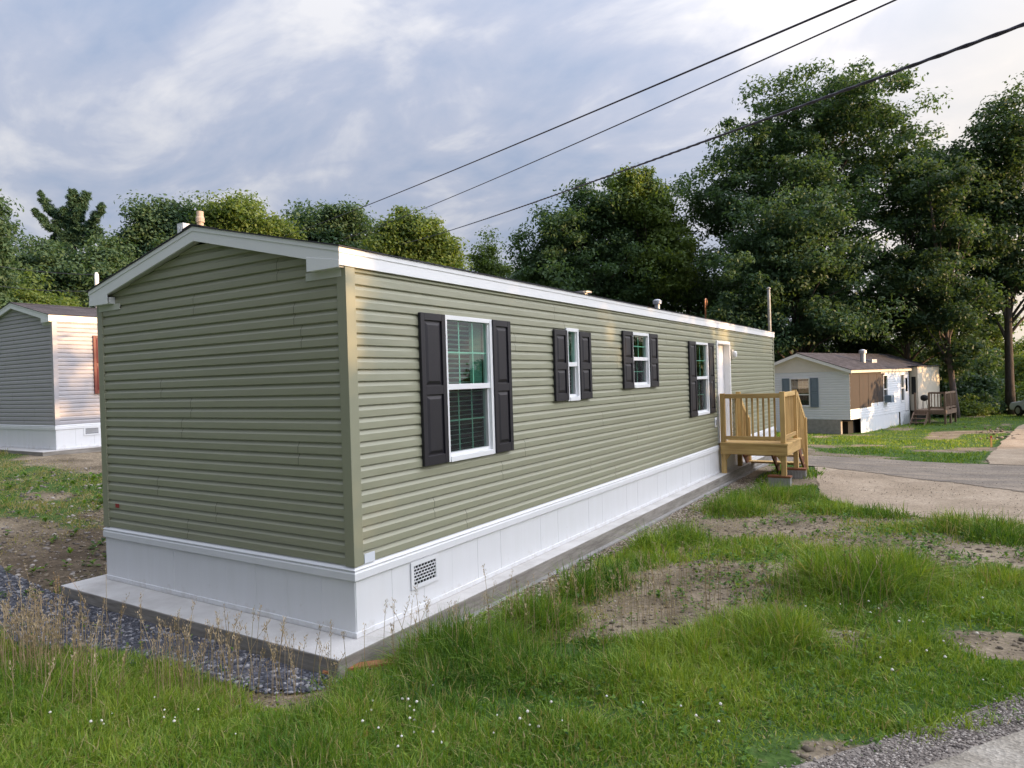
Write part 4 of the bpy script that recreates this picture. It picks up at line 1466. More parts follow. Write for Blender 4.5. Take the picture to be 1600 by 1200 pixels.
def axis_pts(c, near, step, far):
    a = list(np.arange(c - near, c + near, step))
    s, p = step, c + near
    up = []
    while p < far:
        up.append(p)
        s *= 1.16
        p += s
    up.append(far)
    s, p = step, c - near
    dn = []
    while p > -far:
        s *= 1.16
        p -= s
        dn.append(p)
    return np.array(sorted(dn + a + up))


gx, gy = axis_pts(-1, 13, .2, 420), axis_pts(5, 15, .2, 420)
X, Y = np.meshgrid(gx, gy)
Z = terr(X, Y) + 0.05 * (fbm(X, Y, .9, 3) - .5) * (np.abs(X) < 60)
nx, ny = len(gx), len(gy)
ii = np.arange(nx * ny).reshape(ny, nx)
q = np.stack([ii[:-1, :-1], ii[:-1, 1:], ii[1:, 1:], ii[1:, :-1]], -1).reshape(-1, 4)
dk_mask = bump2(X, Y, -5.2, 1.2, 1.6, 2.6) * 1.2 + bump2(X, Y, -3.5, -.8, 2.5, .5) * .8 + bump2(X, Y, .9, 2.2, .35, 1.2) * .5
g_ = np_mesh('ground', np.stack([X.ravel(), Y.ravel(), Z.ravel()], -1), q, M['ground'], extra={'cover': cover(X, Y).ravel(), 'dark': np.clip(dk_mask, 0, 1).ravel()}, smooth=True)
tag(g_, kind='structure')


def strip(name, A, B, mat, lift, ns=90, ntt=16, amp=.12, seed=0, fade=(1, 1), ends=(0, 0), fm=.3):
    """a sheet of loose ground draped between two edge lines (lists of x, y); 'edge' falls to 0 at the rim"""
    def resample(P, n):
        P = np.array(P, float)
        d = np.concatenate([[0], np.cumsum(np.hypot(*np.diff(P, axis=0).T))])
        t = np.linspace(0, d[-1], n)
        # smooth by averaging linear interpolation
        px, py = np.interp(t, d, P[:, 0]), np.interp(t, d, P[:, 1])
        for _ in range(6):
            px[1:-1] = (px[:-2] + 2 * px[1:-1] + px[2:]) / 4
            py[1:-1] = (py[:-2] + 2 * py[1:-1] + py[2:]) / 4
        return px, py
    ax_, ay = resample(A, ns)
    bx, by = resample(B, ns)
    t = np.linspace(0, 1, ntt)[None]
    PX = ax_[:, None] * (1 - t) + bx[:, None] * t
    PY = ay[:, None] * (1 - t) + by[:, None] * t
    wob = (fbm(PX + seed, PY, .7, 3) - .5) * amp * 2
    PX = PX + wob * (np.abs(t - .5) * 2)
    PY = PY + wob * (np.abs(t - .5) * 2)
    PZ = terr(PX, PY) + 0.05 * (fbm(PX, PY, .9, 3) - .5) + lift
    s = np.linspace(0, 1, ns)[:, None]
    e = np.ones_like(PX)
    wid = np.hypot(ax_ - bx, ay - by)[:, None]
    if fade[0]:
        e = np.minimum(e, t * wid / fm * np.ones_like(PX))
    if fade[1]:
        e = np.minimum(e, (1 - t) * wid / fm * np.ones_like(PX))
    if ends[0]:
        e = np.minimum(e, s / .08 * np.ones_like(PX))
    if ends[1]:
        e = np.minimum(e, (1 - s) / .08 * np.ones_like(PX))
    i2 = np.arange(ns * ntt).reshape(ns, ntt)
    q = np.stack([i2[:-1, :-1], i2[:-1, 1:], i2[1:, 1:], i2[1:, :-1]], -1).reshape(-1, 4)
    o = np_mesh(name, np.stack([PX.ravel(), PY.ravel(), PZ.ravel()], -1), q, mat, extra={'edge': e.ravel()}, smooth=True)
    return tag(o, kind='structure')


pa, pb_ = np.array(gh_(1308, 1198)), np.array(gh_(1600, 1104))
dv = (pb_ - pa) / np.linalg.norm(pb_ - pa)          # direction the near road runs
nv = np.array([dv[1], -dv[0]])
r0 = (pa + pb_) / 2
wsh = float(((np.array(gh_(1485, 1195)) + np.array(gh_(1600, 1126))) / 2 - r0) @ nv)
shA = [tuple(r0 + dv * s_ - nv * .10) for s_ in np.linspace(-14, 30, 30)]
shB = [tuple(r0 + dv * s_ + nv * (wsh + .5)) for s_ in np.linspace(-14, 30, 30)]
rdA = [tuple(r0 + dv * s_ + nv * wsh) for s_ in np.linspace(-14, 30, 30)]
rdB = [tuple(r0 + dv * s_ + nv * 5.4) for s_ in np.linspace(-14, 30, 30)]
strip('road_shoulder', shA, shB, M['shoulder'], .016, 220, 16, .10, 3, fm=.10)
strip('road', rdA, rdB, M['road'], .028, 220, 60, .08, 9, fm=.12)
# tan sandy parking pad, packed lane behind it, second sandy drive at the back
near = [gh_(1270, 775), gh_(1330, 792), gh_(1420, 806), gh_(1500, 816), gh_(1610, 828), gh_(1900, 850)]
mid = [gh_(1290, 735), gh_(1350, 742), gh_(1420, 752), gh_(1500, 763), gh_(1610, 778), gh_(1900, 800)]
far = [gh_(1235, 712), gh_(1300, 713), gh_(1400, 719), gh_(1500, 725), gh_(1610, 727), gh_(1900, 725)]
mid2 = [((a[0] + b[0]) / 2, (a[1] + b[1]) / 2) for a, b in zip(mid, far)]
strip('sandy_drive', near, mid2, M['sand'], .015, 120, 30, .25, 21, ends=(1, 0), fm=.45)
lane0 = [gh_(1180, 715)]
strip('packed_lane', [gh_(1215, 727)] + mid, [gh_(1190, 709)] + far, M['lane'], .024, 140, 24, .22, 33, fade=(1, 1), fm=.9)
bA = [gh_(1530, 728), gh_(1540, 710), gh_(1560, 690), gh_(1583, 672), gh_(1592, 662)]
bB = [gh_(1900, 728), gh_(1850, 705), gh_(1800, 685), gh_(1750, 670), gh_(1700, 660)]
strip('back_drive', bA, bB, M['sand'], .036, 70, 16, .15, 41, ends=(0, 1))
strip('gravel_bed', [(a_, b_ - .08) for a_, b_ in zip(GBX, GBY)] + [(.2, -.75)], [(-6.2, -.25), (-4, -.40), (-2, -.40), (-.6, -.40), (.2, -.40)], M['gravel_bed'], .02, 80, 12, .1, 51, fade=(1, 0), ends=(1, 1))


# ------------------------------------------------------------------ stones
def stones(name, P, size, mat, seed, label, cat):
    rng = np.random.default_rng(seed)
    base = np.array([(1, 0, 0), (-1, 0, 0), (0, 1, 0), (0, -1, 0), (0, 0, 1), (0, 0, -1), (.6, .6, .6), (-.6, .6, .6), (.6, -.6, .6), (-.6, -.6, .6), (.6, .6, -.6), (-.6, .6, -.6), (.6, -.6, -.6), (-.6, -.6, -.6)], float)
    bm = bmesh.new()
    for p in base:
        bm.verts.new(p)
    r_ = bmesh.ops.convex_hull(bm, input=bm.verts)
    bm.verts.index_update()
    tri = np.array([[v.index for v in f.verts] for f in bm.faces if len(f.verts) == 3])
    bv = np.array([v.co[:] for v in bm.verts])
    bm.free()
    n = len(P)
    s = size * (0.35 + rng.random((n, 1, 1)) ** 2 * 1.1)
    jit = 1 + (rng.random((n, len(bv), 1)) - .5) * .5
    V = bv[None] * jit * s * np.array([1, .85, .6])[None, None]
    a = rng.random(n) * 2 * PI
    c, si = np.cos(a)[:, None], np.sin(a)[:, None]
    V2 = np.stack([V[..., 0] * c - V[..., 1] * si, V[..., 0] * si + V[..., 1] * c, V[..., 2]], -1) + P[:, None]
    T = (tri[None] + (np.arange(n) * len(bv))[:, None, None]).reshape(-1, 3)
    tint = np.repeat(rng.random(n) ** 1.3, len(bv))
    o = np_mesh(name, V2.reshape(-1, 3), None, mat, tint=tint, tris=T)
    return tag(o, label, cat, kind='stuff')


def on_ground(x, y, lift=0.0):
    z = terr(x, y) + 0.05 * (fbm(x, y, .9, 3) - .5) + lift
    return np.stack([x, y, z], -1)


rng = np.random.default_rng(3)
n = 22000
x, y = rng.uniform(-6.0, .3, n), rng.uniform(-2.2, -.40, n)
k = (y > np.interp(x, GBX, GBY) + .3 * (vnoise(x, y * 0, 1.3) - .4)) & (fbm(x, y, 1.4, 2) > .33)
stones('dark_gravel', on_ground(x[k], y[k], .020), .017, M['gravel_dark'], 1, 'dark crushed stone on the ground in front of the slab', 'gravel')
n = 9000
y = rng.uniform(-.2, 11, n)
x = .26 + np.abs(rng.normal(0, .22, n))
stones('tan_gravel', on_ground(x, y, .004), .016, M['gravel_tan'], 2, 'tan pebbles scattered along the long side of the slab', 'gravel')
n = 34000
s_, w_ = rng.uniform(-3.5, 6, n), rng.normal(wsh * .5, wsh * .42, n)
P = r0[None] + dv[None] * s_[:, None] + nv[None] * w_[:, None]
stones('road_gravel', on_ground(P[:, 0], P[:, 1], .018), .0068, M['gravel_mix'], 3, 'fine grey gravel along the road shoulder', 'gravel')
n = 24000
x, y = rng.uniform(-9, 5, n), rng.uniform(-3, 9, n)
k = (cover(x, y) < .4) & ~((x > -Wd - .3) & (x < .25) & (y > -.5))
k2 = rng.permutation(np.nonzero(k)[0])[:7000]
stones('soil_clods', on_ground(x[k2] + .02, y[k2], .001), .021, M['clod'], 8, 'crumbs and clods of soil on the bare patches', 'soil')
stones('loose_pebbles', on_ground(x[k], y[k], .002), .0105, M['gravel_tan'], 4, 'loose pebbles on the bare soil patches', 'pebbles')
n = 1800
x, y = rng.uniform(-10.5, -4, n), rng.uniform(-1, 4.5, n)
stones('bank_rubble', on_ground(x, y, .005), .026, M['gravel_mix'], 5, 'stones and clods on the brown dirt bank', 'rubble')
n = 110
xy = np.array([gh_(u, v) for u, v in zip(rng.uniform(1530, 1592, 60), rng.uniform(668, 688, 60))])
xy = xy[rng.integers(0, 60, n)] + rng.normal(0, .3, (n, 2))
dp = on_ground(xy[:, 0], xy[:, 1], .02)
stones('dirt_pile', dp, .06, M['clod'], 6, 'low heap of stones and dirt at the edge of the back drive', 'rubble')


# ------------------------------------------------------------------ grass
TUFT = []
for (u, v, r, k) in ((945, 922, .30, 2.3), (905, 938, .24, 1.9), (835, 985, .34, 1.7), (760, 1020, .22, 1.2), (1065, 850, .36, 2.2), (1020, 862, .30, 1.9), (1150, 800, .5, 2.2), (1200, 782, .42, 1.9), (1275, 745, .5, 1.5),
                     (1340, 935, .5, 1.6), (1270, 915, .36, 1.3), (1400, 915, .4, 1.2), (1150, 1010, .36, .8), (1060, 1030, .3, .6), (1230, 1010, .25, .7), (980, 1060, .25, .5), (1420, 1010, .3, .7), (90, 1110, .4, .6), (40, 1080, .35, .5), (200, 1130, .4, .4),
                     (680, 1030, .35, 1.0), (760, 1040, .4, 1.1), (1500, 830, .5, .8), (1380, 805, .5, .8), (1300, 800, .5, .9), (1560, 840, .5, .8), (560, 1100, .3, .9)):
    x_, y_ = gh_(u, v)
    TUFT.append((x_, y_, r, k))


def hmap(x, y):
    h = (0.30 + 1.0 * fbm(x + 31, y - 12, .8, 3) ** 1.4) * (.35 + 1.3 * fbm(x - 5, y + 40, 2.6, 2))
    for (a, b, r, k) in TUFT:
        h = h + .70 * k * bump2(x, y, a, b, r, r) * (.5 + vnoise(x, y, 5.0))
    d = (x - r0[0]) * nv[0] + (y - r0[1]) * nv[1]
    h = np.minimum(h, 2.0) * np.clip((-d) / 1.1, .42, 1)
    return h


def strip_mask(x, y):
    """0 on road, pads and lane"""
    d = (x - r0[0]) * nv[0] + (y - r0[1]) * nv[1]
    m = np.where(d > .06 + (fbm(x, y, 1.8, 3) - .5) * .95, 0.0, 1.0)
    # the sandy pad and lane polygons
    def inside(poly):
        c = np.zeros(x.shape, bool)
        P = np.array(poly)
        for (x1, y1), (x2, y2) in zip(P, np.roll(P, -1, axis=0)):
            cond = ((y1 > y) != (y2 > y)) & (x < (x2 - x1) * (y - y1) / (y2 - y1 + 1e-12) + x1)
            c ^= cond
        return c
    m = np.where(inside(near + mid[::-1]) | inside([gh_(1215, 727)] + mid + far[::-1] + [gh_(1190, 709)]) | inside(bA + bB[::-1]), 0.0, m)
    # buildings
    m = np.where((x > -Wd - .2) & (x < .32) & (y > -.5) & (y < L + .35), 0, m)
    m = np.where((x > LO[0] - Wd - .2) & (x < LO[0] + .25) & (y > LO[1] - .35) & (y < LO[1] + L), 0, m)
    c, s = math.cos(-WA), math.sin(-WA)
    lx, ly = (x - WO[0]) * c - (y - WO[1]) * s, (x - WO[0]) * s + (y - WO[1]) * c
    m = np.where((lx > -W2) & (lx < .0) & (ly > .0) & (ly < L2), 0, m)
    return m


def grass(name, n, sampler, width, height, seed, label, straw=.06, seg=3, dens_pow=1.0, tuft=True, flopp=.3, invert=False):
    rng = np.random.default_rng(seed)
    x, y = sampler(rng, n)
    c = cover(x, y)
    m = strip_mask(x, y)
    d = np.clip((c - .12) * 1.35, 0, 1) ** dens_pow
    if tuft:
        for (a, b, r, k_) in TUFT:
            r = r * .85
            bb = np.clip(1.6 * bump2(x, y, a, b, r, r), 0, 1)
            d = np.maximum(d, bb)
            c = np.maximum(c, bb)
    if invert:
        d = np.clip(.95 - c, 0, 1) * .9
    d = d * np.clip(.25 + 1.9 * (fbm(x + 3, y - 8, 3.2, 2) - .22), .12, 1)
    keep = rng.random(n) < d * m
    x, y, c = x[keep], y[keep], c[keep]
    n = len(x)
    P = on_ground(x, y, -.005)
    h = height * hmap(x, y) * (0.30 + 1.0 * rng.random(n) ** 1.3) * np.clip(.35 + c * .75, .35, 1.1)
    w = width * (.6 + .8 * rng.random(n))
    az = rng.random(n) * 2 * PI
    lean = np.abs(rng.normal(.30, .32, n)) + .05
    flop = rng.random(n) < flopp
    lean = np.where(flop, lean + .9, lean)
    faz = rng.random(n) * 2 * PI
    wx, wy = np.cos(faz) * w, np.sin(faz) * w
    rows = []
    ts = np.linspace(0, 1, seg + 1)
    for k_, t in enumerate(ts):
        bend = lean * t ** 1.7
        cx_ = x + np.cos(az) * bend * h
        cy_ = y + np.sin(az) * bend * h
        cz_ = P[:, 2] + h * t * (1 - .35 * np.clip(lean, 0, 1.4) * t)
        ww = (1 - t ** 1.8) * .5
        if k_ < seg:
            rows.append(np.stack([cx_ - wx * ww, cy_ - wy * ww, cz_], -1))
            rows.append(np.stack([cx_ + wx * ww, cy_ + wy * ww, cz_], -1))
        else:
            rows.append(np.stack([cx_, cy_, cz_], -1))
    V = np.stack(rows, 1)
    nv_ = V.shape[1]
    base = (np.arange(n) * nv_)[:, None]
    quads = np.concatenate([base + np.array([[2 * k_, 2 * k_ + 1, 2 * k_ + 3, 2 * k_ + 2]]) for k_ in range(seg - 1)], 0)
    tris = base + np.array([[2 * seg - 2, 2 * seg - 1, 2 * seg]])
    patch = .6 * fbm(x + 7, y + 3, .6, 3) + .4 * fbm(x, y, 3.0, 2)
    tint = np.clip(.46 * rng.random(n) + .9 * (patch - .28), 0, .78)
    dry = rng.random(n) < straw * (0.4 + 2.2 * np.clip(fbm(x - 40, y + 11, .7, 2) - .35, 0, 1)) * (1 + 1.5 * (1 - c))
    tint = np.where(dry, rng.uniform(.82, 1.0, n), tint)
    o = np_mesh(name, V.reshape(-1, 3), quads, M['grass'], tint=np.repeat(tint, nv_), tris=tris, smooth=True)
    return tag(o, label, 'grass', kind='stuff')


def fan(d0, d1, p=1.0, u0=-320, u1=2150):
    """ground points in the wedge the camera looks over, depth d0..d1"""
    def f(rng, n):
        D = d0 * (d1 / d0) ** rng.random(n) if p == 0 else (d0 ** p + (d1 ** p - d0 ** p) * rng.random(n)) ** (1 / p)
        u = rng.uniform(u0, u1, n)
        fw = M3[2][:2] / np.linalg.norm(M3[2][:2])
        rt = np.array([fw[1], -fw[0]])
        lat = (u - 800) / F * D
        return CAM[0] + fw[0] * D + rt[0] * lat, CAM[1] + fw[1] * D + rt[1] * lat
    return f


rng = np.random.default_rng(8)
m_ = 9000
xp, yp = fan(8, 20, 1.2, 1180, 1640)(rng, m_)
kk = (strip_mask(xp, yp) == 0) & ~((xp < .3) & (yp < L + .4)) & (rng.random(m_) < .25 + .9 * (fbm(xp, yp, .6, 2) > .5))
stones('drive_pebbles', on_ground(xp[kk], yp[kk], .026), .0070, M['gravel_tan'], 7, 'loose stones strewn over the sandy drive and lane', 'pebbles')

grass('grass', 480000, fan(1.9, 6.0, 1.2), .0076, .165, 11, 'long green grass in the yard nearest the road', .10)
grass('grass', 380000, fan(5.6, 13.0, 1.4, 520, 2150), .0105, .160, 12, 'green grass and weeds along the green home', .10)
grass('grass', 80000, fan(5.5, 17.0, 1.4, -220, 240), .010, .11, 13, 'thin yellowing grass on the bank below the grey home', .75)
grass('grass', 170000, fan(13.0, 48.0, 1.3, 1150, 2100), .024, .13, 14, 'short green lawn in front of the white home', .03, seg=2)


grass('grass', 16000, fan(2.4, 8.0, 1.2), .0075, .20, 16, 'long arching grass blades rising above the yard grass', .12, seg=5, dens_pow=2.0, flopp=.7)
grass('thatch', 300000, fan(2.0, 13.0, 1.2, -100, 1900), .0045, .075, 17, 'short dead straw and sparse sprouts on the bare soil patches', .75, tuft=False, flopp=.8, invert=True)


# broad-leaved weeds among the grass
def weeds(name, n, sampler, seed, label, size=.05):
    rng = np.random.default_rng(seed)
    x, y = sampler(rng, n)
    k = (strip_mask(x, y) > 0) & (rng.random(n) < .15 + .85 * (fbm(x - 60, y, .9, 2) > .52))
    x, y = x[k], y[k]
    P = on_ground(x, y, .0)
    m = 7
    n = len(x)
    az = rng.random((n, m)) * 2 * PI
    ln = size * (.5 + rng.random((n, m)))
    el = rng.uniform(.15, 1.1, (n, m))
    h0 = rng.uniform(0, .07, (n, m))
    o = P[:, None] + np.stack([0 * az, 0 * az, h0], -1)
    d = np.stack([np.cos(az) * np.cos(el), np.sin(az) * np.cos(el), np.sin(el)], -1)
    w = np.stack([-np.sin(az), np.cos(az), 0 * az], -1)
    L1 = ln[..., None]
    V = np.stack([o, o + d * L1 * .5 + w * L1 * .30, o + d * L1 + np.array([0, 0, -1]) * L1 * .25, o + d * L1 * .5 - w * L1 * .30], 2).reshape(-1, 3)
    Q = np.arange(len(V)).reshape(-1, 4)
    t = np.repeat(np.clip(rng.random(n * m) * .55, 0, .7), 4)
    return tag(np_mesh(name, V, Q, M['grass'], tint=t), label, 'weeds', kind='stuff')


weeds('weeds', 4200, fan(2.0, 7.0, 1.2), 61, 'low broad leaved weeds among the near grass', .028)
def bank(rng, n):
    return rng.uniform(-10.5, -4.0, n), rng.uniform(-1.0, 5.0, n)


weeds('weeds', 500, bank, 63, 'small weeds sprouting on the brown dirt bank', .07)
grass('grass', 16000, bank, .010, .13, 15, 'patchy grass tufts on the brown dirt bank', .45)
weeds('weeds', 3000, fan(6.0, 13.0, 1.4, 560, 1660), 62, 'low broad leaved weeds in the yard towards the porch', .045)


# dry seed-head stems
def stems(name, pts, seed, label, hh=(.45, .8)):
    rng = np.random.default_rng(seed)
    V, Q, T = [], [], []
    b = 0
    for (x, y) in pts:
        h = rng.uniform(*hh)
        az, ln = rng.random() * 2 * PI, abs(rng.normal(.12, .14))
        z = tz(x, y)
        P = []
        for t in np.linspace(0, 1, 6):
            P.append(np.array([x + math.cos(az) * ln * h * t ** 2, y + math.sin(az) * ln * h * t ** 2, z + h * t]))
        tt = rng.uniform(.2, 1)
        fa = rng.random() * PI
        s = np.array([math.cos(fa), math.sin(fa), 0])
        for cr_ in (s, np.array([-s[1], s[0], 0])):
            for i, p in enumerate(P):
                r_ = .0017 if i < 5 else .0009
                V += [p - cr_ * r_, p + cr_ * r_]
                T += [tt, tt]
            for i in range(5):
                Q.append((b + 2 * i, b + 2 * i + 1, b + 2 * i + 3, b + 2 * i + 2))
            b += 12
        # seed head: small spikelets round the top third
        ns = rng.integers(12, 30)
        d = (P[-1] - P[-2]) / np.linalg.norm(P[-1] - P[-2])
        hl = rng.uniform(.07, .16)
        for k in range(ns):
            q = P[-1] - d * hl * rng.random()
            a = rng.random() * 2 * PI
            spread = rng.uniform(.004, .02)
            o = np.array([math.cos(a), math.sin(a), .8]) * spread
            e = q + o
            wv = np.array([-math.sin(a), math.cos(a), 0]) * .0026
            l2 = np.array([math.cos(a) * .4, math.sin(a) * .4, 1.0]) * rng.uniform(.008, .016)
            V += [e - wv, e + wv, e + l2 + wv * .4, e + l2 - wv * .4]
            T += [min(1, tt + .2)] * 4
            Q.append((b, b + 1, b + 2, b + 3))
            b += 4
    o = np_mesh(name, np.array(V), np.array(Q), M['straw'], tint=np.array(T))
    return tag(o, label, 'dry grass', kind='stuff')


rng = np.random.default_rng(21)
spots = []
for (u, v, su, sv, k) in ((90, 1060, 110, 70, 120), (300, 1090, 90, 30, 55), (420, 1085, 90, 25, 38), (40, 1050, 50, 40, 55), (640, 1040, 110, 20, 34), (870, 1010, 140, 25, 46), (1030, 960, 90, 25, 40), (1180, 950, 90, 30, 22), (1320, 960, 120, 40, 16)):
    for _ in range(k):
        spots.append(gh_(u + rng.normal(0, su * .6), v + rng.normal(0, sv * .6)))
spots = [s for s in spots if not (-Wd - .3 < s[0] < .3 and s[1] > -.5)]
stems('dry_seed_stems', spots, 22, 'dry tan seed head stems standing above the yard grass', (.28, .56))

# white clover
V, Q = [], []
rng = np.random.default_rng(31)
cp = []
for (u, v, su, sv, k) in ((200, 1150, 190, 34, 14), (610, 1130, 90, 34, 13), (640, 1165, 130, 25, 12), (840, 1150, 120, 25, 8), (1060, 1140, 200, 30, 6), (1400, 1010, 160, 60, 20), (1300, 960, 80, 30, 6)):
    for _ in range(k):
        cp.append(gh_(u + rng.normal(0, su * .5), v + rng.normal(0, sv * .5)))
cm = MB()
for (x, y) in cp:
    if strip_mask(np.array([x]), np.array([y]))[0] == 0:
        continue
    z = tz(x, y) + rng.uniform(.03, .12)
    r_ = rng.uniform(.0045, .009)
    cm.lathe([(r_ * .35, -r_ * .7), (r_ * .95, -r_ * .3), (r_, r_ * .2), (r_ * .6, r_ * .75), (r_ * .1, r_)], (x, y, z), 7)
tag(cm.build('clover_flowers', M['clover'], None), 'small white clover flowers dotted through the near grass', 'clover', kind='stuff')


# ------------------------------------------------------------------ trees
def leaves(centers, radii, per, size, rng, flat=.62, up=.55, wr=.52):
    """leaf-sized faces gathered round clump centres; returns verts, quads, tint"""
    n = len(centers) * per
    c = np.repeat(centers, per, 0)
    r = np.repeat(radii, per)[:, None]
    off = rng.normal(0, .55, (n, 3))
    off /= np.maximum(1, np.linalg.norm(off, axis=1, keepdims=True) / 1.25)
    p = c + off * r * np.array([1, 1, flat])
    nrm = rng.normal(0, .55, (n, 3)) + off * .55 + np.array([0, 0, up])
    nrm /= np.linalg.norm(nrm, axis=1, keepdims=True) + 1e-9
    a = np.cross(nrm, rng.normal(0, 1, (n, 3)))
    a /= np.linalg.norm(a, axis=1, keepdims=True) + 1e-9
    b = np.cross(nrm, a)
    s = (size * (.55 + .75 * rng.random((n, 1))))
    droop = -nrm * s * .18
    V = np.stack([p - a * s, p + b * s * wr, p + a * s + droop, p - b * s * wr], 1).reshape(-1, 3)
    Q = np.arange(n * 4).reshape(-1, 4)
    tint = np.repeat(np.clip(np.repeat(rng.random(len(centers)), per) * .55 + rng.random(n) * .45, 0, 1), 4)
    return V, Q, tint


def crown_points(lobes, n, rng, shell=.55, cut=None):
    """clump centres spread through ellipsoid lobes (cx, cy, cz, rx, ry, rz), denser towards the surface"""
    vol = np.array([(l[3] * l[4] * l[5]) ** (2 / 3) for l in lobes])
    cnt = np.maximum(3, (n * vol / vol.sum()).astype(int))
    out, rad = [], []
    for l, k in zip(lobes, cnt):
        d = rng.normal(0, 1, (k, 3))
        d /= np.linalg.norm(d, axis=1, keepdims=True)
        r = rng.random((k, 1)) ** shell
        r *= 1 + rng.normal(0, .10, (k, 1))
        out.append(np.array(l[:3]) + d * r * np.array(l[3:6]))
    return np.concatenate(out)


def tree(name, base, lobes, label, cat='tree', leafm='leaf_maple', clumps=160, per=130, leaf=.20, crad=.95, trunk_r=.28, seed=1, group=None, bark='bark', limb_n=14, lean=(0, 0), trunk_top=.72, flat=.62):
    """one tree: trunk with limbs, crown of leaf clumps. Lobes are relative to the base"""
    rng = np.random.default_rng(seed)
    e = tag(empty(name, tuple(base)), label, cat, group)
    top = max(l[2] + l[5] for l in lobes)
    cen = crown_points(lobes, clumps, rng)
    cen[:, 2] = np.maximum(cen[:, 2], .35)
    rad = crad * (.5 + .75 * rng.random(len(cen)))
    per, leaf = int(per * 1.55), leaf * .76
    V, Q, T = leaves(cen, rad, per, leaf, rng, flat)
    np_mesh('crown', V, Q, M[leafm], tint=T, parent=e)
    mb = MB()
    tt = top * trunk_top
    w = [Vector((lean[0] * t + .12 * math.sin(3 * t + seed) * t * trunk_r * 3, lean[1] * t + .1 * math.cos(2.3 * t + seed) * t * trunk_r * 3, -.3 + (tt + .3) * t)) for t in np.linspace(0, 1, 8)]
    rr = [trunk_r * (1.25 if i == 0 else 1) * (1 - .80 * (i / 7) ** 1.2) for i in range(8)]
    mb.tube(w, rr, 10)
    pick = rng.permutation(len(cen))[:limb_n]
    for k in pick:
        tip = Vector(cen[k])
        f = min(.92, max(.22, (tip.z / tt) * .62 + rng.uniform(-.05, .05)))
        i = f * 7
        i0 = min(6, int(i))
        st = w[i0].lerp(w[i0 + 1], i - i0)
        r0_ = rr[i0] * .5
        midp = st.lerp(tip, .5) + Vector((rng.normal(0, .25), rng.normal(0, .25), (tip - st).length * .10))
        mb.tube([st, st.lerp(midp, .5) + Vector((0, 0, .05)), midp, midp.lerp(tip, .6), tip], [r0_, r0_ * .75, r0_ * .5, r0_ * .28, .012], 6)
    mb.build('trunk', M[bark], e, smooth=True)
    return e


def base_at(u, D, z=None):
    p = dep(u, 600, D)
    zz = tz(p[0], p[1]) if z is None else z
    return np.array([p[0], p[1], zz])


RT_ = M3[0] * np.array([1, 1, 0])
RT_ /= np.linalg.norm(RT_)
FW_ = M3[2] * np.array([1, 1, 0])
FW_ /= np.linalg.norm(FW_)


def L_(base, u, v, D, ru, rv, rd=None, dd=0.0):
    """a crown lobe whose centre is seen at u, v at depth D+dd, radii in photo pixels -> world, relative to base"""
    p = dep(u, v, D + dd) - base
    k = (D + dd) / F
    return (p[0], p[1], p[2], ru * k, (rd if rd else ru) * k, rv * k)


# (kind, trunk u, depth, lobes [(u, v, ru, rv, dd)], leaf, clumps, per, leafsize, clump radius, trunk radius, label)
def auto_tree(name, u, D, lobes, label, **kw):
    b = base_at(u, D)
    lb = [L_(b, l[0], l[1], D, l[2], l[3], None, l[4] if len(l) > 4 else 0) for l in lobes]
    return tree(name, b, lb, label, **kw)


auto_tree('maple_tree', 1255, 50, [(1250, 200, 110, 95), (1330, 170, 105, 75), (1170, 270, 95, 85), (1380, 260, 85, 85), (1115, 320, 55, 65), (1260, 330, 130, 100, -2), (1420, 330, 60, 80), (1430, 240, 45, 50), (1450, 300, 45, 60), (1180, 410, 110, 70), (1300, 440, 110, 70, -2)],
          'tallest broad maple tree rising behind the white home', leafm='leaf_maple', clumps=660, per=115, leaf=.19, crad=1.02, trunk_r=.42, seed=2, limb_n=40, bark='bark')
auto_tree('oak_tree', 1245, 43, [(1230, 350, 75, 55), (1200, 430, 95, 60), (1265, 420, 80, 60), (1190, 500, 90, 50), (1290, 500, 90, 45)],
          'dense dark oak tree in front of the tallest maple behind the white home roof', leafm='leaf_oak', clumps=300, per=125, leaf=.17, crad=.85, trunk_r=.25, seed=3, limb_n=14)
auto_tree('maple_tree', 1420, 46, [(1430, 400, 70, 70), (1450, 290, 50, 60), (1490, 310, 50, 80), (1505, 400, 55, 70), (1500, 275, 40, 50), (1400, 470, 70, 60), (1460, 510, 70, 55), (1520, 480, 50, 40)],
          'open dark maple tree between the tallest maple and the right edge trunks', leafm='leaf_dark', clumps=320, per=100, leaf=.18, crad=.9, trunk_r=.2, seed=4, limb_n=22)
auto_tree('ash_tree', 1578, 44, [(1545, 270, 45, 60), (1530, 380, 45, 60), (1575, 240, 55, 75), (1600, 200, 60, 70), (1545, 330, 60, 70), (1610, 330, 70, 90), (1560, 420, 70, 55), (1625, 430, 60, 50)],
          'tall open tree with a dark trunk at the right edge of the photo', leafm='leaf_dark', clumps=320, per=95, leaf=.18, crad=.95, trunk_r=.27, seed=5, limb_n=24, trunk_top=.8)
auto_tree('ash_tree', 1494, 42, [(1470, 300, 50, 60), (1500, 370, 55, 55), (1450, 430, 60, 50), (1470, 490, 50, 42), (1515, 455, 45, 38), (1500, 560, 42, 40)],
          'slender tree with a pale leaning trunk beside the white home porch', leafm='leaf_dark', clumps=150, per=95, leaf=.17, crad=.8, trunk_r=.19, seed=6, limb_n=14, trunk_top=.9, bark='bark_pale', lean=(-1.2, -.4))
auto_tree('maple_tree', 940, 52, [(900, 370, 85, 60), (960, 330, 75, 55), (860, 410, 60, 55), (930, 430, 120, 70), (1010, 370, 60, 60)],
          'rounded dark maple tree rising behind the middle of the green roof', leafm='leaf_maple', clumps=360, per=120, leaf=.19, crad=1.0, trunk_r=.34, seed=7, limb_n=20)
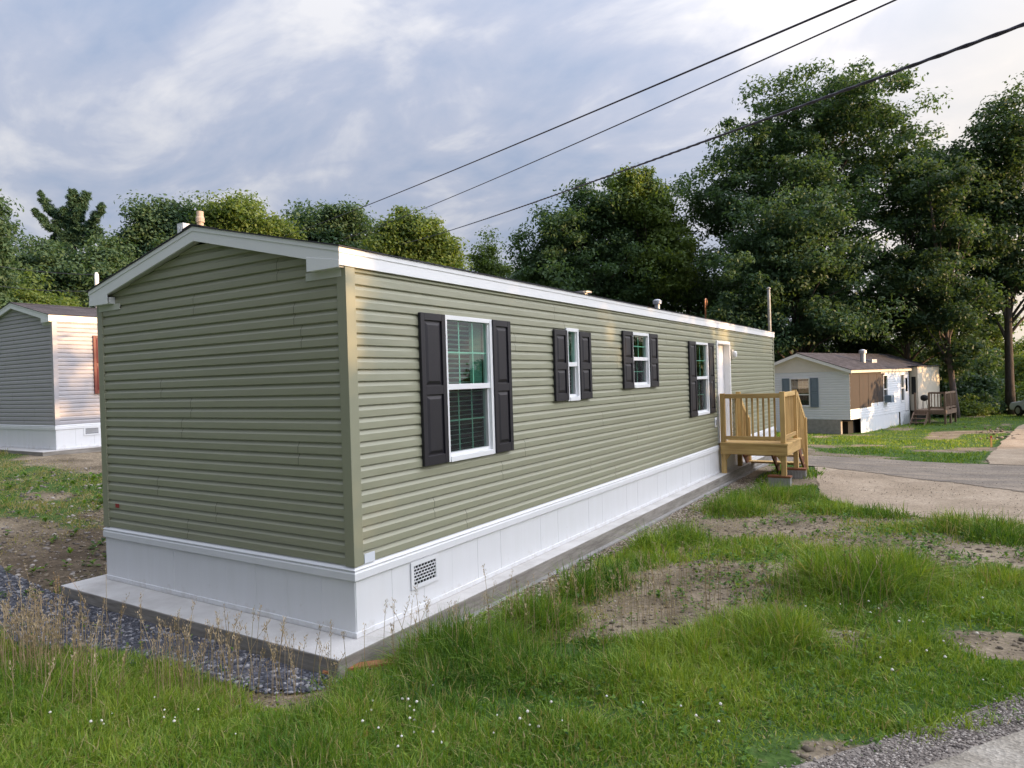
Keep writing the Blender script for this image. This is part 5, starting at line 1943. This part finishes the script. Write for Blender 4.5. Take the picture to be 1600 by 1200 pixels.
auto_tree('maple_tree', 1020, 50, [(1000, 310, 38, 45), (1030, 340, 40, 50), (1040, 410, 60, 60), (985, 290, 22, 25)],
          'sunlit yellowish green tree top left of the tallest maple', leafm='leaf_lime', clumps=170, per=120, leaf=.18, crad=1.0, trunk_r=.26, seed=8, limb_n=12)
auto_tree('oak_tree', 1080, 55, [(1070, 440, 70, 60), (1120, 480, 80, 60), (1000, 470, 70, 60)],
          'low dark oak tree behind the far half of the green roof', leafm='leaf_dark', clumps=200, per=120, leaf=.20, crad=1.2, trunk_r=.3, seed=9, limb_n=10)
auto_tree('poplar_tree', 764, 58, [(764, 395, 20, 28), (755, 415, 26, 25), (778, 420, 24, 30), (765, 450, 34, 30)],
          'small pale tree alone against the sky behind the green roof', leafm='leaf_lime', clumps=80, per=80, leaf=.16, crad=.8, trunk_r=.15, seed=10, limb_n=12, bark='bark_pale')
auto_tree('maple_tree', 650, 46, [(620, 360, 36, 38), (660, 380, 40, 40), (695, 400, 30, 30), (610, 400, 50, 40), (680, 430, 50, 30)],
          'sunlit tree with yellow green edge left of the small pale tree', leafm='leaf_lime', clumps=190, per=105, leaf=.17, crad=.9, trunk_r=.24, seed=12, limb_n=16)
auto_tree('oak_tree', 510, 50, [(490, 360, 55, 36), (540, 350, 45, 32), (470, 400, 70, 45), (550, 400, 60, 40)],
          'dark rounded oak tree behind the ridge where the wires end', leafm='leaf_oak', clumps=210, per=120, leaf=.18, crad=1.0, trunk_r=.28, seed=13, limb_n=14)
auto_tree('maple_tree', 375, 46, [(370, 345, 50, 38), (335, 360, 40, 36), (410, 360, 42, 34), (370, 400, 80, 45)],
          'bright yellow green tree behind the gable of the green home', leafm='leaf_lime', clumps=240, per=115, leaf=.17, crad=.95, trunk_r=.26, seed=14, limb_n=14)
auto_tree('oak_tree', 245, 46, [(240, 350, 42, 36), (285, 345, 30, 30), (215, 390, 45, 40), (270, 400, 60, 45)],
          'mid green oak tree between the pine and the bright yellow green tree', leafm='leaf_oak', clumps=210, per=115, leaf=.17, crad=.95, trunk_r=.26, seed=15, limb_n=14)
auto_tree('oak_tree', 90, 42, [(55, 415, 45, 42), (110, 425, 50, 40), (168, 410, 42, 38), (80, 460, 70, 50), (170, 450, 60, 50), (120, 500, 90, 40)],
          'wide dark oak tree below the pine behind the grey home', leafm='leaf_oak', clumps=360, per=120, leaf=.16, crad=.9, trunk_r=.3, seed=16, limb_n=18)
auto_tree('maple_tree', -30, 30, [(-25, 350, 40, 45), (-5, 395, 24, 30), (-40, 430, 45, 50), (-20, 490, 30, 40)],
          'tree cut off by the left edge of the photo', leafm='leaf_oak', clumps=150, per=105, leaf=.13, crad=.7, trunk_r=.24, seed=17, limb_n=14)
auto_tree('shrub_tree', 60, 36, [(40, 480, 40, 45), (85, 500, 50, 40), (20, 520, 40, 35)],
          'bushy bright green tree low behind the grey home roof', leafm='leaf_lime', clumps=110, per=110, leaf=.14, crad=.8, trunk_r=.14, seed=18, limb_n=8)
# low growth filling behind the homes, each bush or young tree its own
under = [(200, 44, 470, 60, 40, 'leaf_dark', 'dark young tree hidden behind the left slope of the green roof'),
         (300, 48, 430, 60, 40, 'leaf_dark', 'dark young tree behind the flue pipe of the green home'),
         (450, 52, 420, 70, 40, 'leaf_dark', 'dark young tree low behind the green ridge under the wires'),
         (580, 52, 420, 60, 35, 'leaf_oak', 'mid green young tree below the wires behind the green roof'),
         (840, 56, 450, 60, 40, 'leaf_dark', 'dark young tree just right of the small pale tree'),
         (1120, 44, 520, 60, 40, 'leaf_dark', 'dark young tree behind the copper vent pipe'),
         (1350, 50, 510, 60, 50, 'leaf_dark', 'dark young tree directly behind the white home chimney'),
         (1180, 58, 540, 70, 40, 'leaf_dark', 'dark young tree behind the far end of the green home'),
         (1270, 54, 560, 80, 36, 'leaf_dark', 'dark bush behind the gable of the white home'),
         (1420, 52, 560, 60, 45, 'leaf_dark', 'dark young tree behind the porch of the white home'),
         (1475, 50, 600, 40, 45, 'leaf_oak', 'leafy young tree left of the pale leaning trunk'),
         (1530, 50, 600, 45, 50, 'leaf_oak', 'leafy young tree between the two trunks at right'),
         (1620, 52, 580, 50, 60, 'leaf_lime', 'light green young tree at the right edge beyond the dark trunk'),
         (1545, 58, 530, 40, 40, 'leaf_lime', 'light green tree glowing between the two trunks')]
for i, (u, D, v, ru, rv, lm, lab) in enumerate(under):
    b = base_at(u, D)
    lb = [L_(b, u, v, D, ru, rv), L_(b, u - ru * .5, v + rv * .7, D, ru * .8, rv * .8), L_(b, u + ru * .5, v + rv * .7, D, ru * .8, rv * .8), L_(b, u, v + rv * 1.4, D, ru, rv * .9)]
    tree('young_tree', b, lb, lab, leafm=lm, clumps=120, per=105, leaf=.19, crad=1.05, trunk_r=.14, seed=40 + i, limb_n=8, group='young trees filling the wood edge')
bush = [(1450, 43, 640, 20, 22, 'leafy bush at the end of the white home porch'), (1500, 44, 640, 30, 26, 'leafy bush at the foot of the pale leaning trunk'),
        (1545, 45, 640, 28, 26, 'leafy bush between the two trunk feet'), (1592, 46, 630, 26, 24, 'leafy bush behind the pale car')]
for i, (u, D, v, ru, rv, lab) in enumerate(bush):
    b = base_at(u, D)
    lb = [L_(b, u, v, D, ru, rv), L_(b, u - ru * .6, v + 6, D, ru * .7, rv * .7), L_(b, u + ru * .6, v + 6, D, ru * .7, rv * .7)]
    tree('bush', b, lb, lab, 'bush', leafm='leaf_lime' if i % 2 else 'leaf_oak', clumps=55, per=90, leaf=.13, crad=.6, trunk_r=.06, seed=70 + i, limb_n=6, group='bushes along the wood edge')

# white pine with reaching arms
pb = base_at(117, 45)
pe = tag(empty('pine_tree', tuple(pb)), 'white pine with wide reaching arms above the left trees', 'tree')
prng = np.random.default_rng(90)
ptop = dep(118, 298, 45) - pb
mb = MB()
mb.tube([(0, 0, -.3), (.05, 0, ptop[2] * .5), tuple(ptop * np.array([1, 1, .98]))], [.35, .22, .03], 8)
cen, rad = [], []
def arm(u0, v0, u1, v1, sag, n=26, r=.15):
    p, q = dep(u0, v0, 45) - pb, dep(u1, v1, 45) - pb
    q = q + FW_ * prng.uniform(-.8, .8)
    pts = []
    for t in np.linspace(0, 1, n):
        c = p * (1 - t) + q * t
        c = c + np.array([0, 0, -sag * math.sin(PI * t)])
        pts.append(c)
        if t > .12:
            for _ in range(4):
                cen.append(c + prng.normal(0, .10, 3) + np.array([0, 0, prng.random() ** 2 * .34]))
                rad.append(r * (.6 + .9 * prng.random()) * (1.1 - .4 * t))
    mb.tube(pts, list(np.linspace(.09, .02, n)), 5)
for (a, b_, c, d, s) in ((116, 352, 67, 308, .7), (117, 368, 65, 336, .5), (120, 362, 168, 330, .5), (118, 380, 160, 362, .3), (116, 385, 75, 372, .3), (118, 330, 106, 305, .1), (119, 332, 132, 306, .1), (118, 345, 104, 334, .1), (120, 345, 131, 335, .1)):
    arm(a, b_, c, d, s)
for k in range(70):
    t = prng.random()
    cen.append(dep(118 + prng.normal(0, 2 + 6 * t), 298 + 90 * t, 45) - pb + FW_ * prng.normal(0, .3))
    rad.append(.12 + .16 * t)
for k in range(60):
    cen.append(dep(118 + prng.normal(0, 22), 420 + 80 * prng.random(), 45) - pb + FW_ * prng.normal(0, 1.2))
    rad.append(.8)
V, Q, T = leaves(np.array(cen), np.array(rad), 62, .15, prng, .9, .7, .15)
np_mesh('crown', V, Q, M['needle'], tint=T, parent=pe)
mb.build('trunk', M['bark'], pe, smooth=True)

# far wood line closing the horizon
rng = np.random.default_rng(99)
cs, rs = [], []
for u in range(-700, 2300, 22):
    for _ in range(4):
        D = rng.uniform(72, 92)
        p = dep(u + rng.uniform(-12, 12), 600, D)
        z0 = tz(p[0], p[1])
        hgt = 5.0 + 5.0 * vnoise(np.array([u * .01]), np.array([3.3]), 1.0)[0]
        if 1080 < u < 1700:
            hgt *= .5
        for k in range(5):
            cs.append((p[0] + rng.normal(0, 1.3), p[1] + rng.normal(0, 1.3), z0 + .8 + hgt * rng.random()))
            rs.append(1.9)
V, Q, T = leaves(np.array(cs), np.array(rs), 70, .34, rng, .75, .5)
tag(np_mesh('far_wood', V, Q, M['leaf_dark'], tint=T), 'far dark mass of woodland behind all the homes', 'woodland', kind='stuff')

# unseen trees added to shade the yard and dapple the white home
side = [(25, -14, 9.0), (26, -8, 9.2), (25, -2, 9.0), (26.5, 4, 9.2), (25.5, 9.5, 9.0), (26, 15, 9.2), (25, 20, 8.8), (26.5, 25.5, 8.6), (31, 1, 9.5), (31, 12, 9.5), (31, 22, 9.3), (29, 45.5, 5.0), (30, 52, 7.0), (31, 60, 8.5), (17, 42.5, 6.5), (18, 47.5, 6.5)]
for i, (x, y, h) in enumerate(side):
    lb = [(0, 0, h * .72, 2.6, 2.6, h * .28), (1.2, 1.4, h * .5, 2.6, 2.4, h * .26), (-1.2, -1.5, h * .48, 2.6, 2.4, h * .26), (.4, -1.4, h * .25, 2.6, 2.6, h * .2), (-.4, 1.5, h * .22, 2.6, 2.6, h * .2)]
    tree('sun_blocker_tree', (x, y, tz(x, y)), lb, 'leafy tree added out of view to the right to block the low sun', leafm='leaf_maple', clumps=170 if i < 11 else (70 if i < 14 else 42), per=90, leaf=.26, crad=1.15, trunk_r=.2, seed=120 + i, limb_n=6, group='unseen trees added to block the low sun')

# ------------------------------------------------------------------ wires, pole, stake, car
def wire(name, pts, r, label, mat='cable', group=None, n=40, sag=.0, strands=1, reach=1.0):
    a, b = np.array(pts[0]), np.array(pts[1])
    mb = MB()
    for s in range(strands):
        P = []
        m_ = n * (6 if strands > 1 else 1)
        for t in np.linspace(0, reach, m_):
            p = a * (1 - t) + b * t + np.array([0, 0, -4 * sag * t * (1 - t)])
            if strands > 1:
                ph = 2 * PI * (s / strands) + t * 2 * PI * 60
                p = p + r * .9 * np.array([math.cos(ph) * RT_[0], math.cos(ph) * RT_[1], math.sin(ph)])
            P.append(tuple(p))
        mb.tube(P, r if strands == 1 else r * .8, 6)
    return tag(mb.build(name, M[mat], None, smooth=True), label, 'wire', group)


wire('power_line', (dep(395, 384, 52), dep(1720, -165, 5.5)), .0135, 'upper black overhead wire crossing the top of the sky', sag=.25, reach=1.3, group='overhead wires')
wire('power_line', (dep(500, 386, 40), dep(1720, -146, 6.0)), .011, 'thinner middle overhead wire crossing the sky', sag=.22, reach=1.3, group='overhead wires')
wire('power_line', (dep(610, 385, 50), dep(1720, -6, 4.6)), .0115, 'thick twisted lower cable crossing in front of the tallest maple', sag=.20, strands=3, reach=1.3, group='overhead wires')
mt_ = LO + np.array([-2.69, 2.35, 4.5])
wire('service_wire', (dep(-60, 404, 24), mt_), .008, 'upper thin wire running to the white mast on the grey home', 'thin_cable', sag=.12, group='service wires of the grey home')
wire('service_wire', (dep(-60, 437, 23), mt_ - np.array([0, 0, .45])), .008, 'lower thin wire running to the white mast on the grey home', 'thin_cable', sag=.12, group='service wires of the grey home')
pp = dep(1204, 560, 30)
pt_ = dep(1204, 452, 30)
pz = tz(pp[0], pp[1])
po = MB().tube([(pp[0], pp[1], pz - .3), (pp[0], pp[1], pt_[2] - .3), (pp[0], pp[1], pt_[2])], [.075, .065, .06], 10)
po.lathe([(.02, 0), (.09, .01), (.09, .05), (.02, .09)], (pp[0], pp[1], pt_[2]), 10)
tag(po.build('metal_pole', M['pole'], None, smooth=True), 'thin grey pole standing behind the far end of the green home', 'pole')
sx, sy = gh_(1549, 699)
sk_ = empty('survey_stake', (sx, sy, tz(sx, sy)), .4)
tag(sk_, 'pale wooden survey stake with a red top by the back drive', 'stake')
sh_ = float(dep(1549, 681, np.dot(np.array([sx, sy, tz(sx, sy)]) - CAM, M3[2]))[2] - tz(sx, sy))
MB().prism([(-.025, -.012), (.025, -.012), (.025, .012), (-.025, .012)], 2, -.1, sh_ * .8).build('stake_shaft', M['lumber_z'], sk_)
MB().prism([(-.026, -.013), (.026, -.013), (.026, .013), (-.026, .013)], 2, sh_ * .8, sh_).build('painted_top', M['red'], sk_)

cpn = dep(1640, 650, 40)
ce = tag(empty('parked_car', (cpn[0], cpn[1], tz(cpn[0], cpn[1])), R(-58)), 'pale car parked under the trees cut off by the right edge', 'car')
prof = [(-2.1, .35), (-2.15, .62), (-2.0, .80), (-1.1, .92), (-.45, 1.38), (.7, 1.42), (1.5, 1.0), (2.05, .92), (2.12, .6), (2.05, .35)]
MB().prism(prof, 1, -.82, .82).build('body', M['car'], ce, bevel=.07)
MB().add([(-1.06, -.68, .95), (-1.06, .68, .95), (-.50, .60, 1.34), (-.50, -.60, 1.34)], [(0, 1, 2, 3)]).build('windscreen', M['pane_far'], ce).location = (-.03, 0, .02)
for s in (-1, 1):
    MB().prism([(-.85, .95), (-.42, 1.30), (.62, 1.33), (1.1, 1.0)], 1, s * .822, s * .826).build('side_window', M['pane_far'], ce)
    MB().lathe([(.02, 0), (.09, .01), (.09, .03), (.02, .05)], (-2.13, s * .6, .66), 12, 0).build('headlight', M['metal'], ce)
    for xx in (-1.35, 1.35):
        wy = MB().lathe([(.12, -.09), (.30, -.09), (.33, -.06), (.33, .06), (.30, .09), (.12, .09)], (xx, s * .76, .33), 20, 1).build('wheel', M['tyre'], ce)
        MB().lathe([(.02, -.095), (.19, -.095), (.19, .095), (.02, .095)], (xx, s * .762, .33), 16, 1).build('rim', M['metal'], wy)
